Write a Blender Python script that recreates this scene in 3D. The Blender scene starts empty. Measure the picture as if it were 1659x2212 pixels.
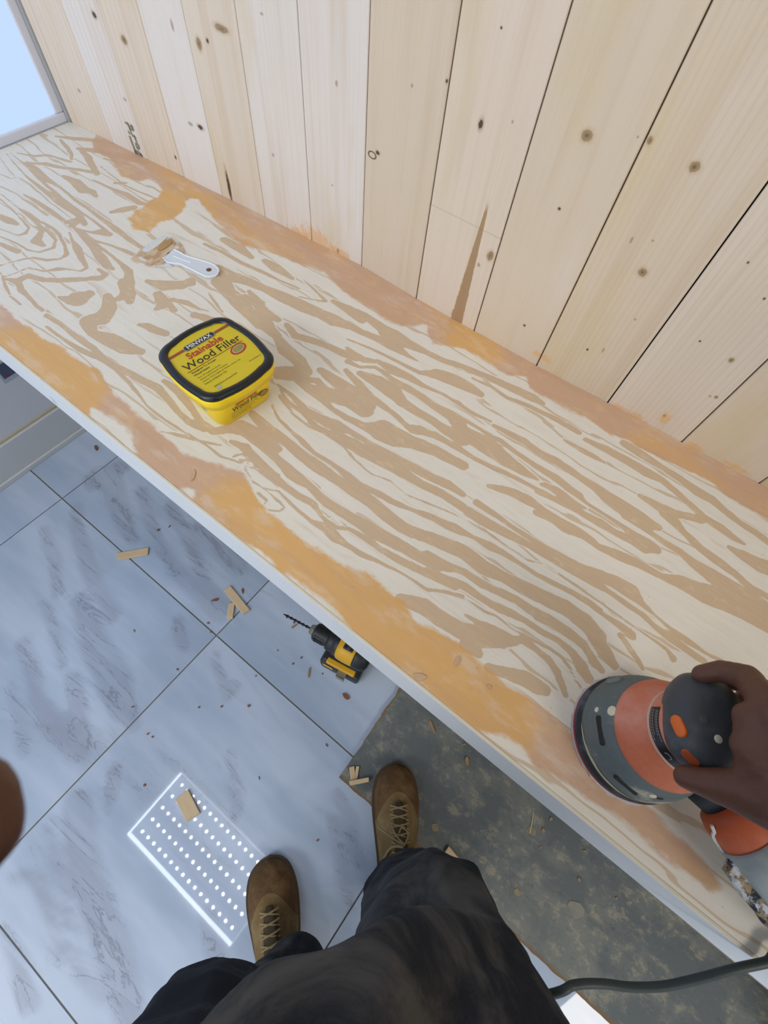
import bpy, bmesh, math, random
import numpy as np
from mathutils import Vector, Matrix, noise as mnoise

C = bpy.context.scene.collection
S = bpy.context.scene
random.seed(7)

# ------------------------------------------------------------------ camera
# world: origin on the floor under the lens, X along the bench, Y into the board wall, Z up
CX, CY, FPX, CAMZ = 829.5, 1106.0, 1038.82, 1.25
R = np.array([[0.78903682, 0.61011206, 0.07200116],
              [0.56825082, -0.68026379, -0.46296025],
              [-0.23347784, 0.4062074, -0.88344985]])   # rows: image right, image down, forward
cam_d = bpy.data.cameras.new('camera'); cam = bpy.data.objects.new('camera', cam_d); C.objects.link(cam)
M = Matrix(((R[0][0], -R[1][0], -R[2][0], 0), (R[0][1], -R[1][1], -R[2][1], 0), (R[0][2], -R[1][2], -R[2][2], CAMZ), (0, 0, 0, 1)))
cam.matrix_world = M
cam_d.sensor_fit = 'VERTICAL'; cam_d.sensor_height = 24.0; cam_d.lens = FPX / 2212 * 24.0
cam_d.clip_start = 0.01; cam_d.clip_end = 60
cam_d.dof.use_dof = True; cam_d.dof.focus_distance = 0.95; cam_d.dof.aperture_fstop = cam_d.lens / 1.1
S.camera = cam

# ------------------------------------------------------------------ light
w = bpy.data.worlds.new('world'); S.world = w; w.use_nodes = True
bg = w.node_tree.nodes['Background']; bg.inputs[0].default_value = (0.86, 0.93, 1.0, 1); bg.inputs[1].default_value = 0.9
def area(name, loc, target, sx, sy, power, col):
    l = bpy.data.lights.new(name, 'AREA'); l.shape = 'RECTANGLE'; l.size = sx; l.size_y = sy; l.energy = power; l.color = col
    o = bpy.data.objects.new(name, l); C.objects.link(o); o.location = loc
    o.rotation_euler = (Vector(target) - Vector(loc)).to_track_quat('-Z', 'Y').to_euler(); return o
area('added_fill_light', (1.75, -0.45, 2.33), (0.5, 0.1, 0.4), 1.0, 0.6, 19, (1.0, 0.93, 0.84))  # added fill without a fixture, brightens the room from the right
area('added_fill_light_rear', (-0.7, -2.15, 2.33), (-0.35, 0.3, 0.9), 1.1, 0.6, 27, (1.0, 0.985, 0.965))  # second added fill, no lamp there; lifts the left half of the board wall
S.view_settings.view_transform = 'Standard'; S.view_settings.look = 'None'
S.view_settings.gamma = 1; S.view_settings.use_curve_mapping = False; S.view_settings.exposure = 0.42

# ------------------------------------------------------------------ helpers
def ray(u, v): return R.T @ np.array([u - CX, v - CY, FPX])
def P(u, v, z):                     # point of the horizontal plane at height z seen at (u, v)
    d = ray(u, v); t = (z - CAMZ) / d[2]; return Vector((d[0] * t, d[1] * t, z))
def PXp(u, v, x):
    d = ray(u, v); t = x / d[0]; return Vector((x, d[1] * t, CAMZ + d[2] * t))

def srgb(h, k=1.0):
    h = h.lstrip('#'); o = []
    for i in (0, 2, 4):
        c = int(h[i:i + 2], 16) / 255; o.append((c / 12.92 if c <= 0.04045 else ((c + 0.055) / 1.055) ** 2.4) * k)
    return (*o, 1)

def tag(o, label=None, cat=None, group=None, kind=None):
    if label: o['label'] = label
    if cat: o['category'] = cat
    if group: o['group'] = group
    if kind: o['kind'] = kind
    return o
def link(name, me, parent=None, mats=()):
    o = bpy.data.objects.new(name, me); C.objects.link(o)
    for m in (mats if isinstance(mats, (list, tuple)) else [mats]):
        if m is not None: me.materials.append(m)
    if parent is not None: o.parent = parent
    return o
def obj(name, bm, mat, parent=None, smooth=False):
    me = bpy.data.meshes.new(name); bmesh.ops.recalc_face_normals(bm, faces=bm.faces); bm.to_mesh(me); bm.free()
    if smooth:
        for p in me.polygons: p.use_smooth = True
    return link(name, me, parent, mat)
def empty(name, loc=(0, 0, 0), rz=0):
    o = bpy.data.objects.new(name, None); C.objects.link(o); o.location = loc; o.rotation_euler = (0, 0, rz)
    o.empty_display_size = 0.02; return o
def bx(bm, lo, hi, bev=0.0, mtx=None):
    r = bmesh.ops.create_cube(bm, size=1)['verts']
    for v in r:
        v.co = Vector([(lo[i] + hi[i]) / 2 + v.co[i] * (hi[i] - lo[i]) for i in range(3)])
    if bev > 0:
        es = list({e for v in r for e in v.link_edges})
        g = bmesh.ops.bevel(bm, geom=es, offset=bev, segments=2, affect='EDGES', profile=0.5)
        r = list({v for f in g['faces'] for v in f.verts} | {v for v in r if v.is_valid})
    if mtx is not None:
        for v in r: v.co = mtx @ v.co
    return r
def cone(bm, a, b, ra, rb, seg=24, caps=True):
    a = Vector(a); b = Vector(b); d = b - a
    q = d.to_track_quat('Z', 'Y').to_matrix().to_4x4()
    r = bmesh.ops.create_cone(bm, cap_ends=caps, segments=seg, radius1=ra, radius2=rb, depth=d.length,
                              matrix=Matrix.Translation((a + b) / 2) @ q)
    return r['verts']
def lathe(bm, prof, seg=48, mtx=None):       # prof: (r, z) list, closed at the ends
    rings = []
    for r, z in prof:
        rings.append([bm.verts.new((r * math.cos(2 * math.pi * k / seg), r * math.sin(2 * math.pi * k / seg), z)) for k in range(seg)])
    for A, B in zip(rings[:-1], rings[1:]):
        for k in range(seg):
            bm.faces.new((A[k], A[(k + 1) % seg], B[(k + 1) % seg], B[k]))
    bm.faces.new(rings[0][::-1]); bm.faces.new(rings[-1])
    if mtx is not None:
        for g in rings:
            for v in g: v.co = mtx @ v.co
def prism(bm, pts, z0, z1, mtx=None):
    lo = [bm.verts.new((p[0], p[1], z0)) for p in pts]; hi = [bm.verts.new((p[0], p[1], z1)) for p in pts]
    n = len(pts); bm.faces.new(lo[::-1]); bm.faces.new(hi)
    for i in range(n): bm.faces.new((lo[i], lo[(i + 1) % n], hi[(i + 1) % n], hi[i]))
    if mtx is not None:
        for v in lo + hi: v.co = mtx @ v.co
def loft(bm, rings, cap=True):
    vs = [[bm.verts.new(p) for p in r] for r in rings]
    n = len(vs[0])
    for A, B in zip(vs[:-1], vs[1:]):
        for k in range(n): bm.faces.new((A[k], A[(k + 1) % n], B[(k + 1) % n], B[k]))
    if cap: bm.faces.new(vs[0][::-1]); bm.faces.new(vs[-1])
    return vs
def catmull(pts, n=6):
    pts = [Vector(p) for p in pts]; out = []
    q = [pts[0]] + pts + [pts[-1]]
    for i in range(1, len(q) - 2):
        for k in range(n):
            t = k / n; a, b, c, d = q[i - 1], q[i], q[i + 1], q[i + 2]
            out.append(0.5 * ((2 * b) + (c - a) * t + (2 * a - 5 * b + 4 * c - d) * t * t + (3 * b - a - 3 * c + d) * t ** 3))
    out.append(pts[-1]); return out
def tube(bm, pts, r, seg=8, n=6):
    pts = catmull(pts, n); rings = []
    for i, p in enumerate(pts):
        t = (pts[min(i + 1, len(pts) - 1)] - pts[max(i - 1, 0)]).normalized()
        q = t.to_track_quat('Z', 'Y')
        rings.append([p + q @ Vector((r * math.cos(2 * math.pi * k / seg), r * math.sin(2 * math.pi * k / seg), 0)) for k in range(seg)])
    loft(bm, rings)
def ball(bm, c, r, scale=(1, 1, 1), q=None, sub=3):
    m = Matrix.Translation(c)
    if q is not None: m = m @ q.to_matrix().to_4x4()
    m = m @ Matrix.Diagonal((*scale, 1))
    return bmesh.ops.create_icosphere(bm, subdivisions=sub, radius=r, matrix=m)['verts']
def capsule(bm, a, ra, b, rb):
    t = bmesh.new(); ball(t, Vector(a), ra, sub=2); ball(t, Vector(b), rb, sub=2)
    g = bmesh.ops.convex_hull(t, input=t.verts)
    dead = [e for e in g['geom_interior'] + g['geom_unused'] if isinstance(e, bmesh.types.BMVert)]
    bmesh.ops.delete(t, geom=dead, context='VERTS')
    me = bpy.data.meshes.new('tmp'); t.to_mesh(me); t.free(); bm.from_mesh(me); bpy.data.meshes.remove(me)
def chain(bm, pts):                 # pts: (x, y, z, r)
    for a, b in zip(pts[:-1], pts[1:]): capsule(bm, a[:3], a[3], b[:3], b[3])
def fuse(bm, voxel, smooth=4, disp=None):
    """union of the overlapping pieces of bm as one continuous skin"""
    me = bpy.data.meshes.new('tmp'); bm.to_mesh(me); bm.free()
    o = bpy.data.objects.new('tmp', me); C.objects.link(o)
    m = o.modifiers.new('r', 'REMESH'); m.mode = 'VOXEL'; m.voxel_size = voxel; m.use_smooth_shade = True
    s = o.modifiers.new('s', 'SMOOTH'); s.iterations = smooth; s.factor = 0.5
    dg = bpy.context.evaluated_depsgraph_get(); dg.update()
    out = bpy.data.meshes.new_from_object(o.evaluated_get(dg))
    bpy.data.objects.remove(o); bpy.data.meshes.remove(me)
    if disp:
        ns = [v.normal.copy() for v in out.vertices]
        for v, nn in zip(out.vertices, ns): v.co = v.co + nn * disp(v.co)
    for p in out.polygons: p.use_smooth = True
    return out

from mathutils.bvhtree import BVHTree
def seen(o, u, v, mtx=None):
    """where the sight line through (u, v) first meets mesh object o: point and normal in world space"""
    mw = mtx if mtx is not None else Matrix()
    t = BVHTree.FromPolygons([mw @ q.co for q in o.data.vertices], [tuple(p.vertices) for p in o.data.polygons])
    d = Vector(ray(u, v)).normalized(); h = t.ray_cast(Vector((0, 0, CAMZ)), d)
    if h[0] is None: return None, None
    n = h[1] if h[1].dot(d) < 0 else -h[1]
    return h[0], n

class Mat:
    def __init__(s, name, rough=0.6, spec=0.5):
        s.m = bpy.data.materials.new(name); s.m.use_nodes = True; s.t = s.m.node_tree; s.b = s.t.nodes['Principled BSDF']
        s.b.inputs['Roughness'].default_value = rough; s.b.inputs['Specular IOR Level'].default_value = spec
    def n(s, typ, **kw):
        o = s.t.nodes.new(typ)
        for k, v in kw.items(): setattr(o, k, v)
        return o
    def put(s, sock, v):
        if v is None: return
        if isinstance(v, bpy.types.NodeSocket): s.t.links.new(v, sock)
        else: sock.default_value = v
    def coord(s, kind='Object', scale=(1, 1, 1), loc=(0, 0, 0), rot=(0, 0, 0)):
        if kind == 'UV': v = s.n('ShaderNodeUVMap').outputs[0]
        else: v = s.n('ShaderNodeTexCoord').outputs[kind]
        mp = s.n('ShaderNodeMapping'); s.put(mp.inputs[0], v); mp.inputs[1].default_value = loc; mp.inputs[2].default_value = rot; mp.inputs[3].default_value = scale
        return mp.outputs[0]
    def noise(s, vec, scale, detail=3, rough=0.5, dist=0.0):
        o = s.n('ShaderNodeTexNoise'); s.put(o.inputs['Vector'], vec); o.inputs['Scale'].default_value = scale
        o.inputs['Detail'].default_value = detail; o.inputs['Roughness'].default_value = rough; o.inputs['Distortion'].default_value = dist
        return o.outputs[0]
    def math(s, op, a, b=None, c=None, clamp=False):
        o = s.n('ShaderNodeMath', operation=op, use_clamp=clamp); s.put(o.inputs[0], a); s.put(o.inputs[1], b); s.put(o.inputs[2], c); return o.outputs[0]
    def step(s, v, lo, hi, a=0.0, b=1.0):
        o = s.n('ShaderNodeMapRange', interpolation_type='SMOOTHSTEP'); s.put(o.inputs[0], v)
        o.inputs[1].default_value = lo; o.inputs[2].default_value = hi; o.inputs[3].default_value = a; o.inputs[4].default_value = b; return o.outputs[0]
    def mix(s, f, a, b, mode='MIX'):
        o = s.n('ShaderNodeMix', data_type='RGBA', blend_type=mode); s.put(o.inputs[0], f); s.put(o.inputs[6], a); s.put(o.inputs[7], b); return o.outputs[2]
    def attr(s, name):
        return s.n('ShaderNodeAttribute', attribute_name=name).outputs['Fac']
    def base(s, c): s.put(s.b.inputs['Base Color'], c); return s
    def rough(s, c): s.put(s.b.inputs['Roughness'], c); return s
    def bump(s, h, strength=0.3, dist=0.001):
        o = s.n('ShaderNodeBump'); o.inputs['Strength'].default_value = strength; o.inputs['Distance'].default_value = dist
        s.put(o.inputs['Height'], h); s.t.links.new(o.outputs[0], s.b.inputs['Normal']); return s
def plain(name, h, rough=0.5, var=0.12, scale=40, spec=0.5, metal=0.0, k=1.0, bump=0.0):
    m = Mat(name, rough, spec); c = srgb(h, k); d = tuple(x * (1 - var) for x in c[:3]) + (1,)
    nz = m.noise(m.coord('Object'), scale, 3); m.base(m.mix(nz, d, c)); m.b.inputs['Metallic'].default_value = metal
    if bump: m.bump(nz, bump, 0.001)
    return m.m
def dusty(name, h, dust, amt=0.5, scale=18, rough=0.7, lo=0.5, hi=0.7, k=1.0):
    m = Mat(name, rough, 0.35); nz = m.noise(m.coord('Object'), scale, 5, 0.6); f = m.math('MULTIPLY', m.step(nz, lo, hi), amt)
    fine = m.noise(m.coord('Object'), scale * 14, 2); base = m.mix(fine, srgb(h, 0.85 * k), srgb(h, 1.1 * k))
    m.base(m.mix(f, base, srgb(dust))); return m.m
def emit(name, col, s):
    m = Mat(name); m.base((0, 0, 0, 1)); m.b.inputs['Emission Color'].default_value = col; m.b.inputs['Emission Strength'].default_value = s; return m.m

def sdf_strokes(X, Y, strokes, clip=0.02):
    """signed distance (negative inside) to tapering strokes [(x, y, halfwidth), ...]"""
    D = np.full(X.shape, clip)
    for s in strokes:
        s = np.asarray(s)
        mx = s[:, 2].max() + clip
        x0, x1, y0, y1 = s[:, 0].min() - mx, s[:, 0].max() + mx, s[:, 1].min() - mx, s[:, 1].max() + mx
        idx = np.nonzero((X > x0) & (X < x1) & (Y > y0) & (Y < y1))[0]
        if len(idx) == 0: continue
        px, py = X[idx], Y[idx]; d = D[idx]
        for a, b in zip(s[:-1], s[1:]):
            e = b[:2] - a[:2]; L = max(e @ e, 1e-12)
            t = np.clip(((px - a[0]) * e[0] + (py - a[1]) * e[1]) / L, 0, 1)
            dd = np.hypot(px - a[0] - t * e[0], py - a[1] - t * e[1]) - (a[2] + t * (b[2] - a[2]))
            d = np.minimum(d, dd)
        D[idx] = d
    return D
def sdf_poly(X, Y, poly):
    poly = np.asarray(poly); D = np.full(X.shape, 1e9); ins = np.zeros(X.shape, bool)
    for a, b in zip(poly, np.roll(poly, -1, 0)):
        e = b - a; L = max(e @ e, 1e-12)
        t = np.clip(((X - a[0]) * e[0] + (Y - a[1]) * e[1]) / L, 0, 1)
        D = np.minimum(D, np.hypot(X - a[0] - t * e[0], Y - a[1] - t * e[1]))
        c = ((a[1] > Y) != (b[1] > Y)) & (X < (b[0] - a[0]) * (Y - a[1]) / (b[1] - a[1] + 1e-12) + a[0]); ins ^= c
    return np.where(ins, -D, D)
def parse(txt, ox, oy, sc, z, widths=True):
    out = []
    for line in txt.strip().split('\n'):
        st = []
        for tok in line.replace('/', ' ').split():
            a = [float(q) for q in tok.split(',')]
            u, v = ox + a[0] / sc, oy + a[1] / sc; p = P(u, v, z)
            if widths:
                depth = float(R[2] @ np.array([p.x, p.y, z - CAMZ])); st.append((p.x, p.y, a[2] / sc / 2 * depth / FPX * 1.02))
            else: st.append((p.x, p.y))
        out.append(st)
    return out
def set_attr(me, name, arr):
    a = me.attributes.new(name, 'FLOAT', 'POINT'); a.data.foreach_set('value', np.ascontiguousarray(arr, dtype=np.float32))

# ================================================================== THE SETTING
BZ = 0.69                                     # bench top height
WALLX = -1.222
# ---- board wall: each tongue-and-groove board is a part, following the slightly bowed line at the bench
BACK = [(-1.185, 0.5685), (-0.908, 0.594), (-0.706, 0.611), (-0.485, 0.626), (-0.361, 0.6235), (-0.122, 0.628), (0.003, 0.635), (0.244, 0.646), (1.10, 0.672), (2.40, 0.680)]
def back_y(x):
    if x <= BACK[0][0]: x0, y0 = BACK[0]; x1, y1 = BACK[1]; return y0 + (y1 - y0) * (x - x0) / (x1 - x0)
    for (x0, y0), (x1, y1) in zip(BACK[:-1], BACK[1:]):
        if x <= x1: return y0 + (y1 - y0) * (x - x0) / (x1 - x0)
    return BACK[-1][1]
def on_wall(u, v):
    d = ray(u, v); t = 0.63 / d[1]
    for _ in range(8): t = back_y(d[0] * t) / d[1]
    return d[0] * t, CAMZ + d[2] * t
edges = [-1.215, -1.098, -1.003, -0.908, -0.810, -0.706, -0.596, -0.485, -0.361, -0.242, -0.122, 0.003, 0.125, 0.244, 0.366, 0.49, 0.614, 0.738, 0.86, 0.98, 1.10] + [1.10 + 0.1238 * q for q in range(1, 11)]
# knots seen on the boards: pixel centre, radii in pixels, kind (0 grey-brown round, 1 dark, 2 small speck, 3 pale ring)
KN = [(1268, 293, 13, 15, 0), (1404, 303, 7, 11, 0), (1500, 361, 13, 14, 0), (1388, 588, 11, 11, 0), (1208, 451, 4, 4, 1), (1133, 703, 3, 3, 1),
      (1038, 268, 6, 14, 1), (804, 335, 9, 8, 3), (816, 330, 5, 5, 1), (890, 185, 3, 5, 2), (1107, 263, 3, 5, 2), (1062, 548, 4, 4, 2),
      (1059, 553, 8, 11, 0), (1034, 572, 4, 5, 2), (1083, 60, 3, 4, 1), (965, 175, 3, 6, 1), (430, 95, 5, 13, 0), (478, 62, 13, 9, 0),
      (268, 86, 5, 9, 0), (203, 32, 4, 8, 1), (433, 275, 6, 5, 1), (412, 268, 5, 4, 2), (1580, 778, 8, 7, 0), (1547, 858, 6, 4, 0), (1534, 856, 4, 3, 2), (1616, 567, 3, 3, 1),
      (1651, 645, 4, 4, 1), (1512, 737, 3, 3, 1), (1269, 755, 3, 3, 1), (1303, 757, 3, 8, 2), (590, 335, 3, 4, 2), (727, 180, 3, 7, 2),
      (718, 400, 2, 3, 2), (495, 405, 3, 32, 1), (270, 215, 3, 4, 2), (171, 196, 3, 4, 2), (1364, 519, 4, 10, 2), (1435, 898, 4, 4, 1), (379, 340, 2, 4, 1),
      (565, 30, 4, 4, 2), (448, 88, 3, 6, 1), (372, 55, 3, 12, 2), (1410, 520, 3, 3, 2), (1378, 296, 3, 3, 2), (1372, 690, 3, 3, 2), (691, 536, 8, 5, 1), (730, 542, 3, 5, 1)]
# orange filler dabs and stains on the boards: pixel centre, radii in pixels
DAB = [(640, 505, 22, 14), (682, 512, 40, 18), (600, 490, 30, 8), (735, 545, 22, 8), (1335, 880, 26, 9), (1375, 900, 36, 9), (1437, 903, 12, 14), (1415, 930, 20, 8), (1170, 770, 30, 7), (1500, 965, 40, 8), (1590, 1010, 50, 7)]
def plank_mat(i, xa, xb):
    m = Mat('pine_board', 0.55, 0.3)
    sx = random.uniform(0, 50)
    uv = m.coord('UV'); g1 = m.coord('UV', (38, 1.3, 1), (sx, sx * 2, 0)); g2 = m.coord('UV', (260, 3.0, 1), (sx, 3, 0)); g3 = m.coord('UV', (7, 1.1, 1), (sx, 9, 0))
    n1 = m.noise(g1, 1.0, 3, 0.55, 0.6); n2 = m.noise(g2, 1.0, 2); n3 = m.noise(g3, 1.0, 2)
    tint = [srgb('d3c3ae'), srgb('d9cab9'), srgb('cfbea3'), srgb('dcd4cd'), srgb('c9b693'), srgb('d8cbbb')][[1, 3, 1, 3, 5, 3, 3, 0, 1, 0, 0, 5, 0, 4][i] if i < 14 else i % 5]
    c = m.mix(m.math('MULTIPLY', m.step(n1, 0.48, 0.75), 0.5), tint, srgb('c6b196'))
    c = m.mix(m.math('MULTIPLY', m.step(n3, 0.45, 0.7), 0.35), c, srgb('cbb89d'))
    n5 = m.noise(m.coord('UV', (9, 2.2, 1), (sx * 3, 1, 0)), 1.0, 3, 0.6); c = m.mix(m.math('MULTIPLY', m.step(n5, 0.52, 0.72), 0.6), c, srgb('d8cac0')); c = m.mix(m.math('MULTIPLY', m.step(n5, 0.46, 0.30), 0.45), c, srgb('cdbb92'))
    c = m.mix(m.math('MULTIPLY', m.step(n2, 0.45, 0.75), 0.12), c, srgb('bda27f'))
    if i in (0, 1, 2, 10, 11):                       # boards with marked straight grain
        w_ = m.n('ShaderNodeTexWave', wave_type='BANDS', bands_direction='X'); m.put(w_.inputs[0], m.coord('UV', (1, 0.05, 1), (sx, 0, 0)))
        w_.inputs['Scale'].default_value = 26 if i < 3 else 42; w_.inputs['Distortion'].default_value = 5.5; w_.inputs['Detail'].default_value = 1; w_.inputs['Detail Scale'].default_value = 0.6
        c = m.mix(m.math('MULTIPLY', m.step(w_.outputs['Fac'], 0.5, 1.0), 0.16), c, srgb('bca586'))
    sep = m.n('ShaderNodeSeparateXYZ'); m.put(sep.inputs[0], uv); U, V = sep.outputs[0], sep.outputs[1]
    def ell(cx_, cy_, ru, rv):
        a = m.math('MULTIPLY', m.math('SUBTRACT', U, cx_), 1 / ru); b = m.math('MULTIPLY', m.math('SUBTRACT', V, cy_), 1 / rv)
        return m.math('SQRT', m.math('ADD', m.math('MULTIPLY', a, a), m.math('MULTIPLY', b, b)))
    wob = m.math('MULTIPLY', m.math('SUBTRACT', m.noise(m.coord('UV', (110, 70, 1)), 1.0, 5, 0.7), 0.5), 1.3)
    for (u, v, ru, rv, k) in KN:
        x, z = on_wall(u, v)
        if not (xa - 0.004 <= x < xb + 0.004): continue
        x2, z2 = on_wall(u + ru, v); x3, z3 = on_wall(u, v + rv)
        hu = max(0.0012, abs(x2 - x)); hv = max(0.0015, abs(z3 - z))
        d = m.math('ADD', ell(x, z, hu, hv), wob)
        if k == 0:
            c = m.mix(m.step(d, 1.9, 0.7, 0, 0.55), c, srgb('b59c74')); c = m.mix(m.step(d, 1.15, 0.75, 0, 0.85), c, srgb('937c5c')); c = m.mix(m.step(d, 0.5, 0.1, 0, 0.8), c, srgb('6e5840'))
        elif k == 1:
            c = m.mix(m.step(d, 1.8, 0.9, 0, 0.5), c, srgb('a78a68')); c = m.mix(m.step(d, 1.0, 0.6, 0, 0.95), c, srgb('4a3829'))
        elif k == 2: c = m.mix(m.step(d, 1.3, 0.5, 0, 0.6), c, srgb('8d7154'))
        else:
            r = m.math('ABSOLUTE', m.math('SUBTRACT', ell(x, z, hu, hv), 0.9)); c = m.mix(m.step(r, 0.28, 0.08, 0, 0.9), c, srgb('5f4030'))
    for (u, v, ru, rv) in DAB:
        x, z = on_wall(u, v)
        if not (xa - 0.05 <= x < xb + 0.05): continue
        x2, _ = on_wall(u + ru, v); _, z3 = on_wall(u, v + rv)
        d = m.math('ADD', ell(x, z, max(0.008, abs(x2 - x)), max(0.005, abs(z3 - z))), m.math('MULTIPLY', wob, 2.6)); c = m.mix(m.step(d, 1.2, 0.5, 0, 0.6), c, srgb('d9a766'))
    if i == 8:                                       # resin streak running down the board
        x0, z0 = on_wall(1057, 430); x1, z1 = on_wall(985, 694)
        t = m.math('DIVIDE', m.math('SUBTRACT', V, z1), z0 - z1)
        cxl = m.math('ADD', m.math('MULTIPLY', t, x0 - x1), x1); hw = m.math('ADD', m.math('MULTIPLY', t, -0.0100), 0.0115)
        d = m.math('DIVIDE', m.math('ABSOLUTE', m.math('SUBTRACT', U, cxl)), m.math('MAXIMUM', hw, 0.0008))
        f = m.math('MULTIPLY', m.step(m.math('ADD', d, m.math('MULTIPLY', wob, 0.5)), 1.1, 0.85), m.step(t, 1.0, 0.9)); c = m.mix(m.math('MULTIPLY', f, 0.85), c, srgb('9c7a52'))
        xx, zz = on_wall(975, 463); d2 = m.math('ABSOLUTE', m.math('SUBTRACT', V, zz)); c = m.mix(m.math('MULTIPLY', m.step(d2, 0.0012, 0.0004), 0.25), c, srgb('7f7868'))
    m.base(c); m.bump(m.math('ADD', n2, n1), 0.15, 0.0006); return m.m
wall_back = empty('wall_back', (0, 0.64, 0)); tag(wall_back, kind='structure')
gapm = plain('groove_shadow_paper', '3b3026', 0.9)
bm = bmesh.new()
for a, b in zip(edges[:-1], edges[1:]):
    pa, pb = Vector((a, back_y(a) + 0.019, 0)), Vector((b, back_y(b) + 0.019, 0))
    q = [bm.verts.new(p) for p in (pa, pb, pb + Vector((0, 0, 2.45)), pa + Vector((0, 0, 2.45)), pa + Vector((0, 0.05, 0)), pb + Vector((0, 0.05, 0)), pb + Vector((0, 0.05, 2.45)), pa + Vector((0, 0.05, 2.45)))]
    for f in ((0, 1, 2, 3), (5, 4, 7, 6), (0, 3, 7, 4), (1, 5, 6, 2)): bm.faces.new([q[k] for k in f])
o = obj('wall_sheathing', bm, gapm); o.parent = wall_back; o.matrix_parent_inverse = Matrix.Translation((0, -0.64, 0))
for i, (a, b) in enumerate(zip(edges[:-1], edges[1:])):
    g = 0.0009 if i > 5 else 0.0006
    if i in (1, 4, 6): g = 0.0004
    a2, b2 = a + g, b - g; ya, yb = back_y(a), back_y(b); t = 0.017; ch = 0.0012
    prof = [(a2, ya + t), (a2, ya + ch), (a2 + ch, ya), (b2 - ch, yb), (b2, yb + ch), (b2, yb + t)]
    bm = bmesh.new(); uvl = bm.loops.layers.uv.new('UVMap'); z0, z1 = 0.0, 2.44
    rows = [[bm.verts.new((x, y, z)) for x, y in prof] for z in (z0, z1)]
    n = len(prof)
    for k in range(n):
        bm.faces.new((rows[0][k], rows[0][(k + 1) % n], rows[1][(k + 1) % n], rows[1][k]))
    bm.faces.new(rows[0][::-1]); bm.faces.new(rows[1])
    for f in bm.faces:
        for l in f.loops: l[uvl].uv = (l.vert.co.x, l.vert.co.z)
    o = obj('board', bm, plank_mat(i, a, b)); o.parent = wall_back; o.matrix_parent_inverse = Matrix.Translation((0, -0.64, 0))

# grade stamp, printed on the third board from the corner
inkm = plain('stamp_ink', '8d8673', 0.9)
bm = bmesh.new()
strokes = []
def ink(pts, wd):
    for (u0, v0), (u1, v1) in zip(pts[:-1], pts[1:]):
        x0, z0 = on_wall(u0, v0); x1, z1 = on_wall(u1, v1); d = Vector((x1 - x0, z1 - z0)); L = max(d.length, 1e-6); nx, nz = -d.y / L * wd, d.x / L * wd
        ps = [(x0 + nx, z0 + nz), (x1 + nx, z1 + nz), (x1 - nx, z1 - nz), (x0 - nx, z0 - nz)]
        bm.faces.new([bm.verts.new((x, back_y(x) - 0.0006, z)) for x, z in ps])
def cpx(x, y): return (220 + x / 8.295, 220 + y / 8.295)
for pts, wd in (([(415, 370), (455, 385), (500, 470), (540, 590)], .0018), ([(455, 385), (470, 380), (480, 400)], .002), ([(520, 415), (540, 425), (570, 520)], .002), ([(480, 430), (550, 450)], .002), ([(490, 480), (565, 500)], .002),
                ([(540, 600), (600, 620), (600, 680), (640, 720)], .0022), ([(500, 610), (530, 700), (570, 800), (620, 940)], .0028), ([(600, 740), (650, 760), (675, 830), (640, 840), (610, 760)], .0022),
                ([(600, 860), (640, 950), (730, 1000)], .004), ([(620, 880), (690, 930), (730, 990)], .003), ([(690, 915), (735, 985)], .002), ([(470, 520), (510, 580)], .002)):
    ink([cpx(*p) for p in pts], wd * 1.0)
o = obj('grade_stamp', bm, inkm); o.parent = wall_back; o.matrix_parent_inverse = Matrix.Translation((0, -0.64, 0)); o['label'] = 'dark illegible ink stamp on a board'

bm = bmesh.new(); bx(bm, (2.4, -2.4, 0), (2.5, 0.72, 2.45)); tag(obj('wall_right', bm, plain('white_side_wall', 'd2d2d0', .6, .03)), kind='structure')
# ---- left wall with window opening, baseboard
white = plain('white_wall_paint', 'c9cdd4', 0.5, 0.03)
WY1, WZ0, WY0, WZ1 = 0.563, 0.690, -0.75, 1.62
bm = bmesh.new()
Yb, Yf = 0.72, -2.4
for lo, hi in (((WALLX - .12, Yf, 0), (WALLX, Yb, WZ0)), ((WALLX - .12, Yf, WZ1), (WALLX, Yb, 2.45)), ((WALLX - .12, Yf, WZ0), (WALLX, WY0, WZ1)), ((WALLX - .12, WY1, WZ0), (WALLX, Yb, WZ1))):
    bx(bm, lo, hi)
tag(obj('wall_left', bm, white), kind='structure')
win = empty('window_1', (WALLX, 0, WZ0)); tag(win, kind='structure')
fr = plain('window_frame_vinyl', 'd4d8e4', 0.35, 0.03)
def wchild(o): o.parent = win; o.matrix_parent_inverse = Matrix.Translation((-WALLX, 0, -WZ0)); return o
for lo, hi in (((WALLX - .06, WY0, WZ0), (WALLX - .001, WY1, WZ0 + .018)), ((WALLX - .06, WY0, WZ1 - .016), (WALLX - .001, WY1, WZ1)),
               ((WALLX - .06, WY1 - .018, WZ0 + .018), (WALLX - .001, WY1, WZ1 - .016)), ((WALLX - .06, WY0, WZ0 + .018), (WALLX - .001, WY0 + .014, WZ1 - .016))):
    bm = bmesh.new(); bx(bm, lo, hi, 0.003); wchild(obj('frame_rail', bm, fr))
pm = Mat('daylit_frosted_pane', 0.3); pm.base((0.02, 0.02, 0.02, 1))
pm.b.inputs['Emission Color'].default_value = (0.51, 0.68, 1.0, 1); pm.b.inputs['Emission Strength'].default_value = 0.78
bm = bmesh.new(); bx(bm, (WALLX - .012, WY0 + .014, WZ0 + .018), (WALLX - .006, WY1 - .018, WZ1 - .016)); wchild(obj('pane', bm, pm.m))

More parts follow.
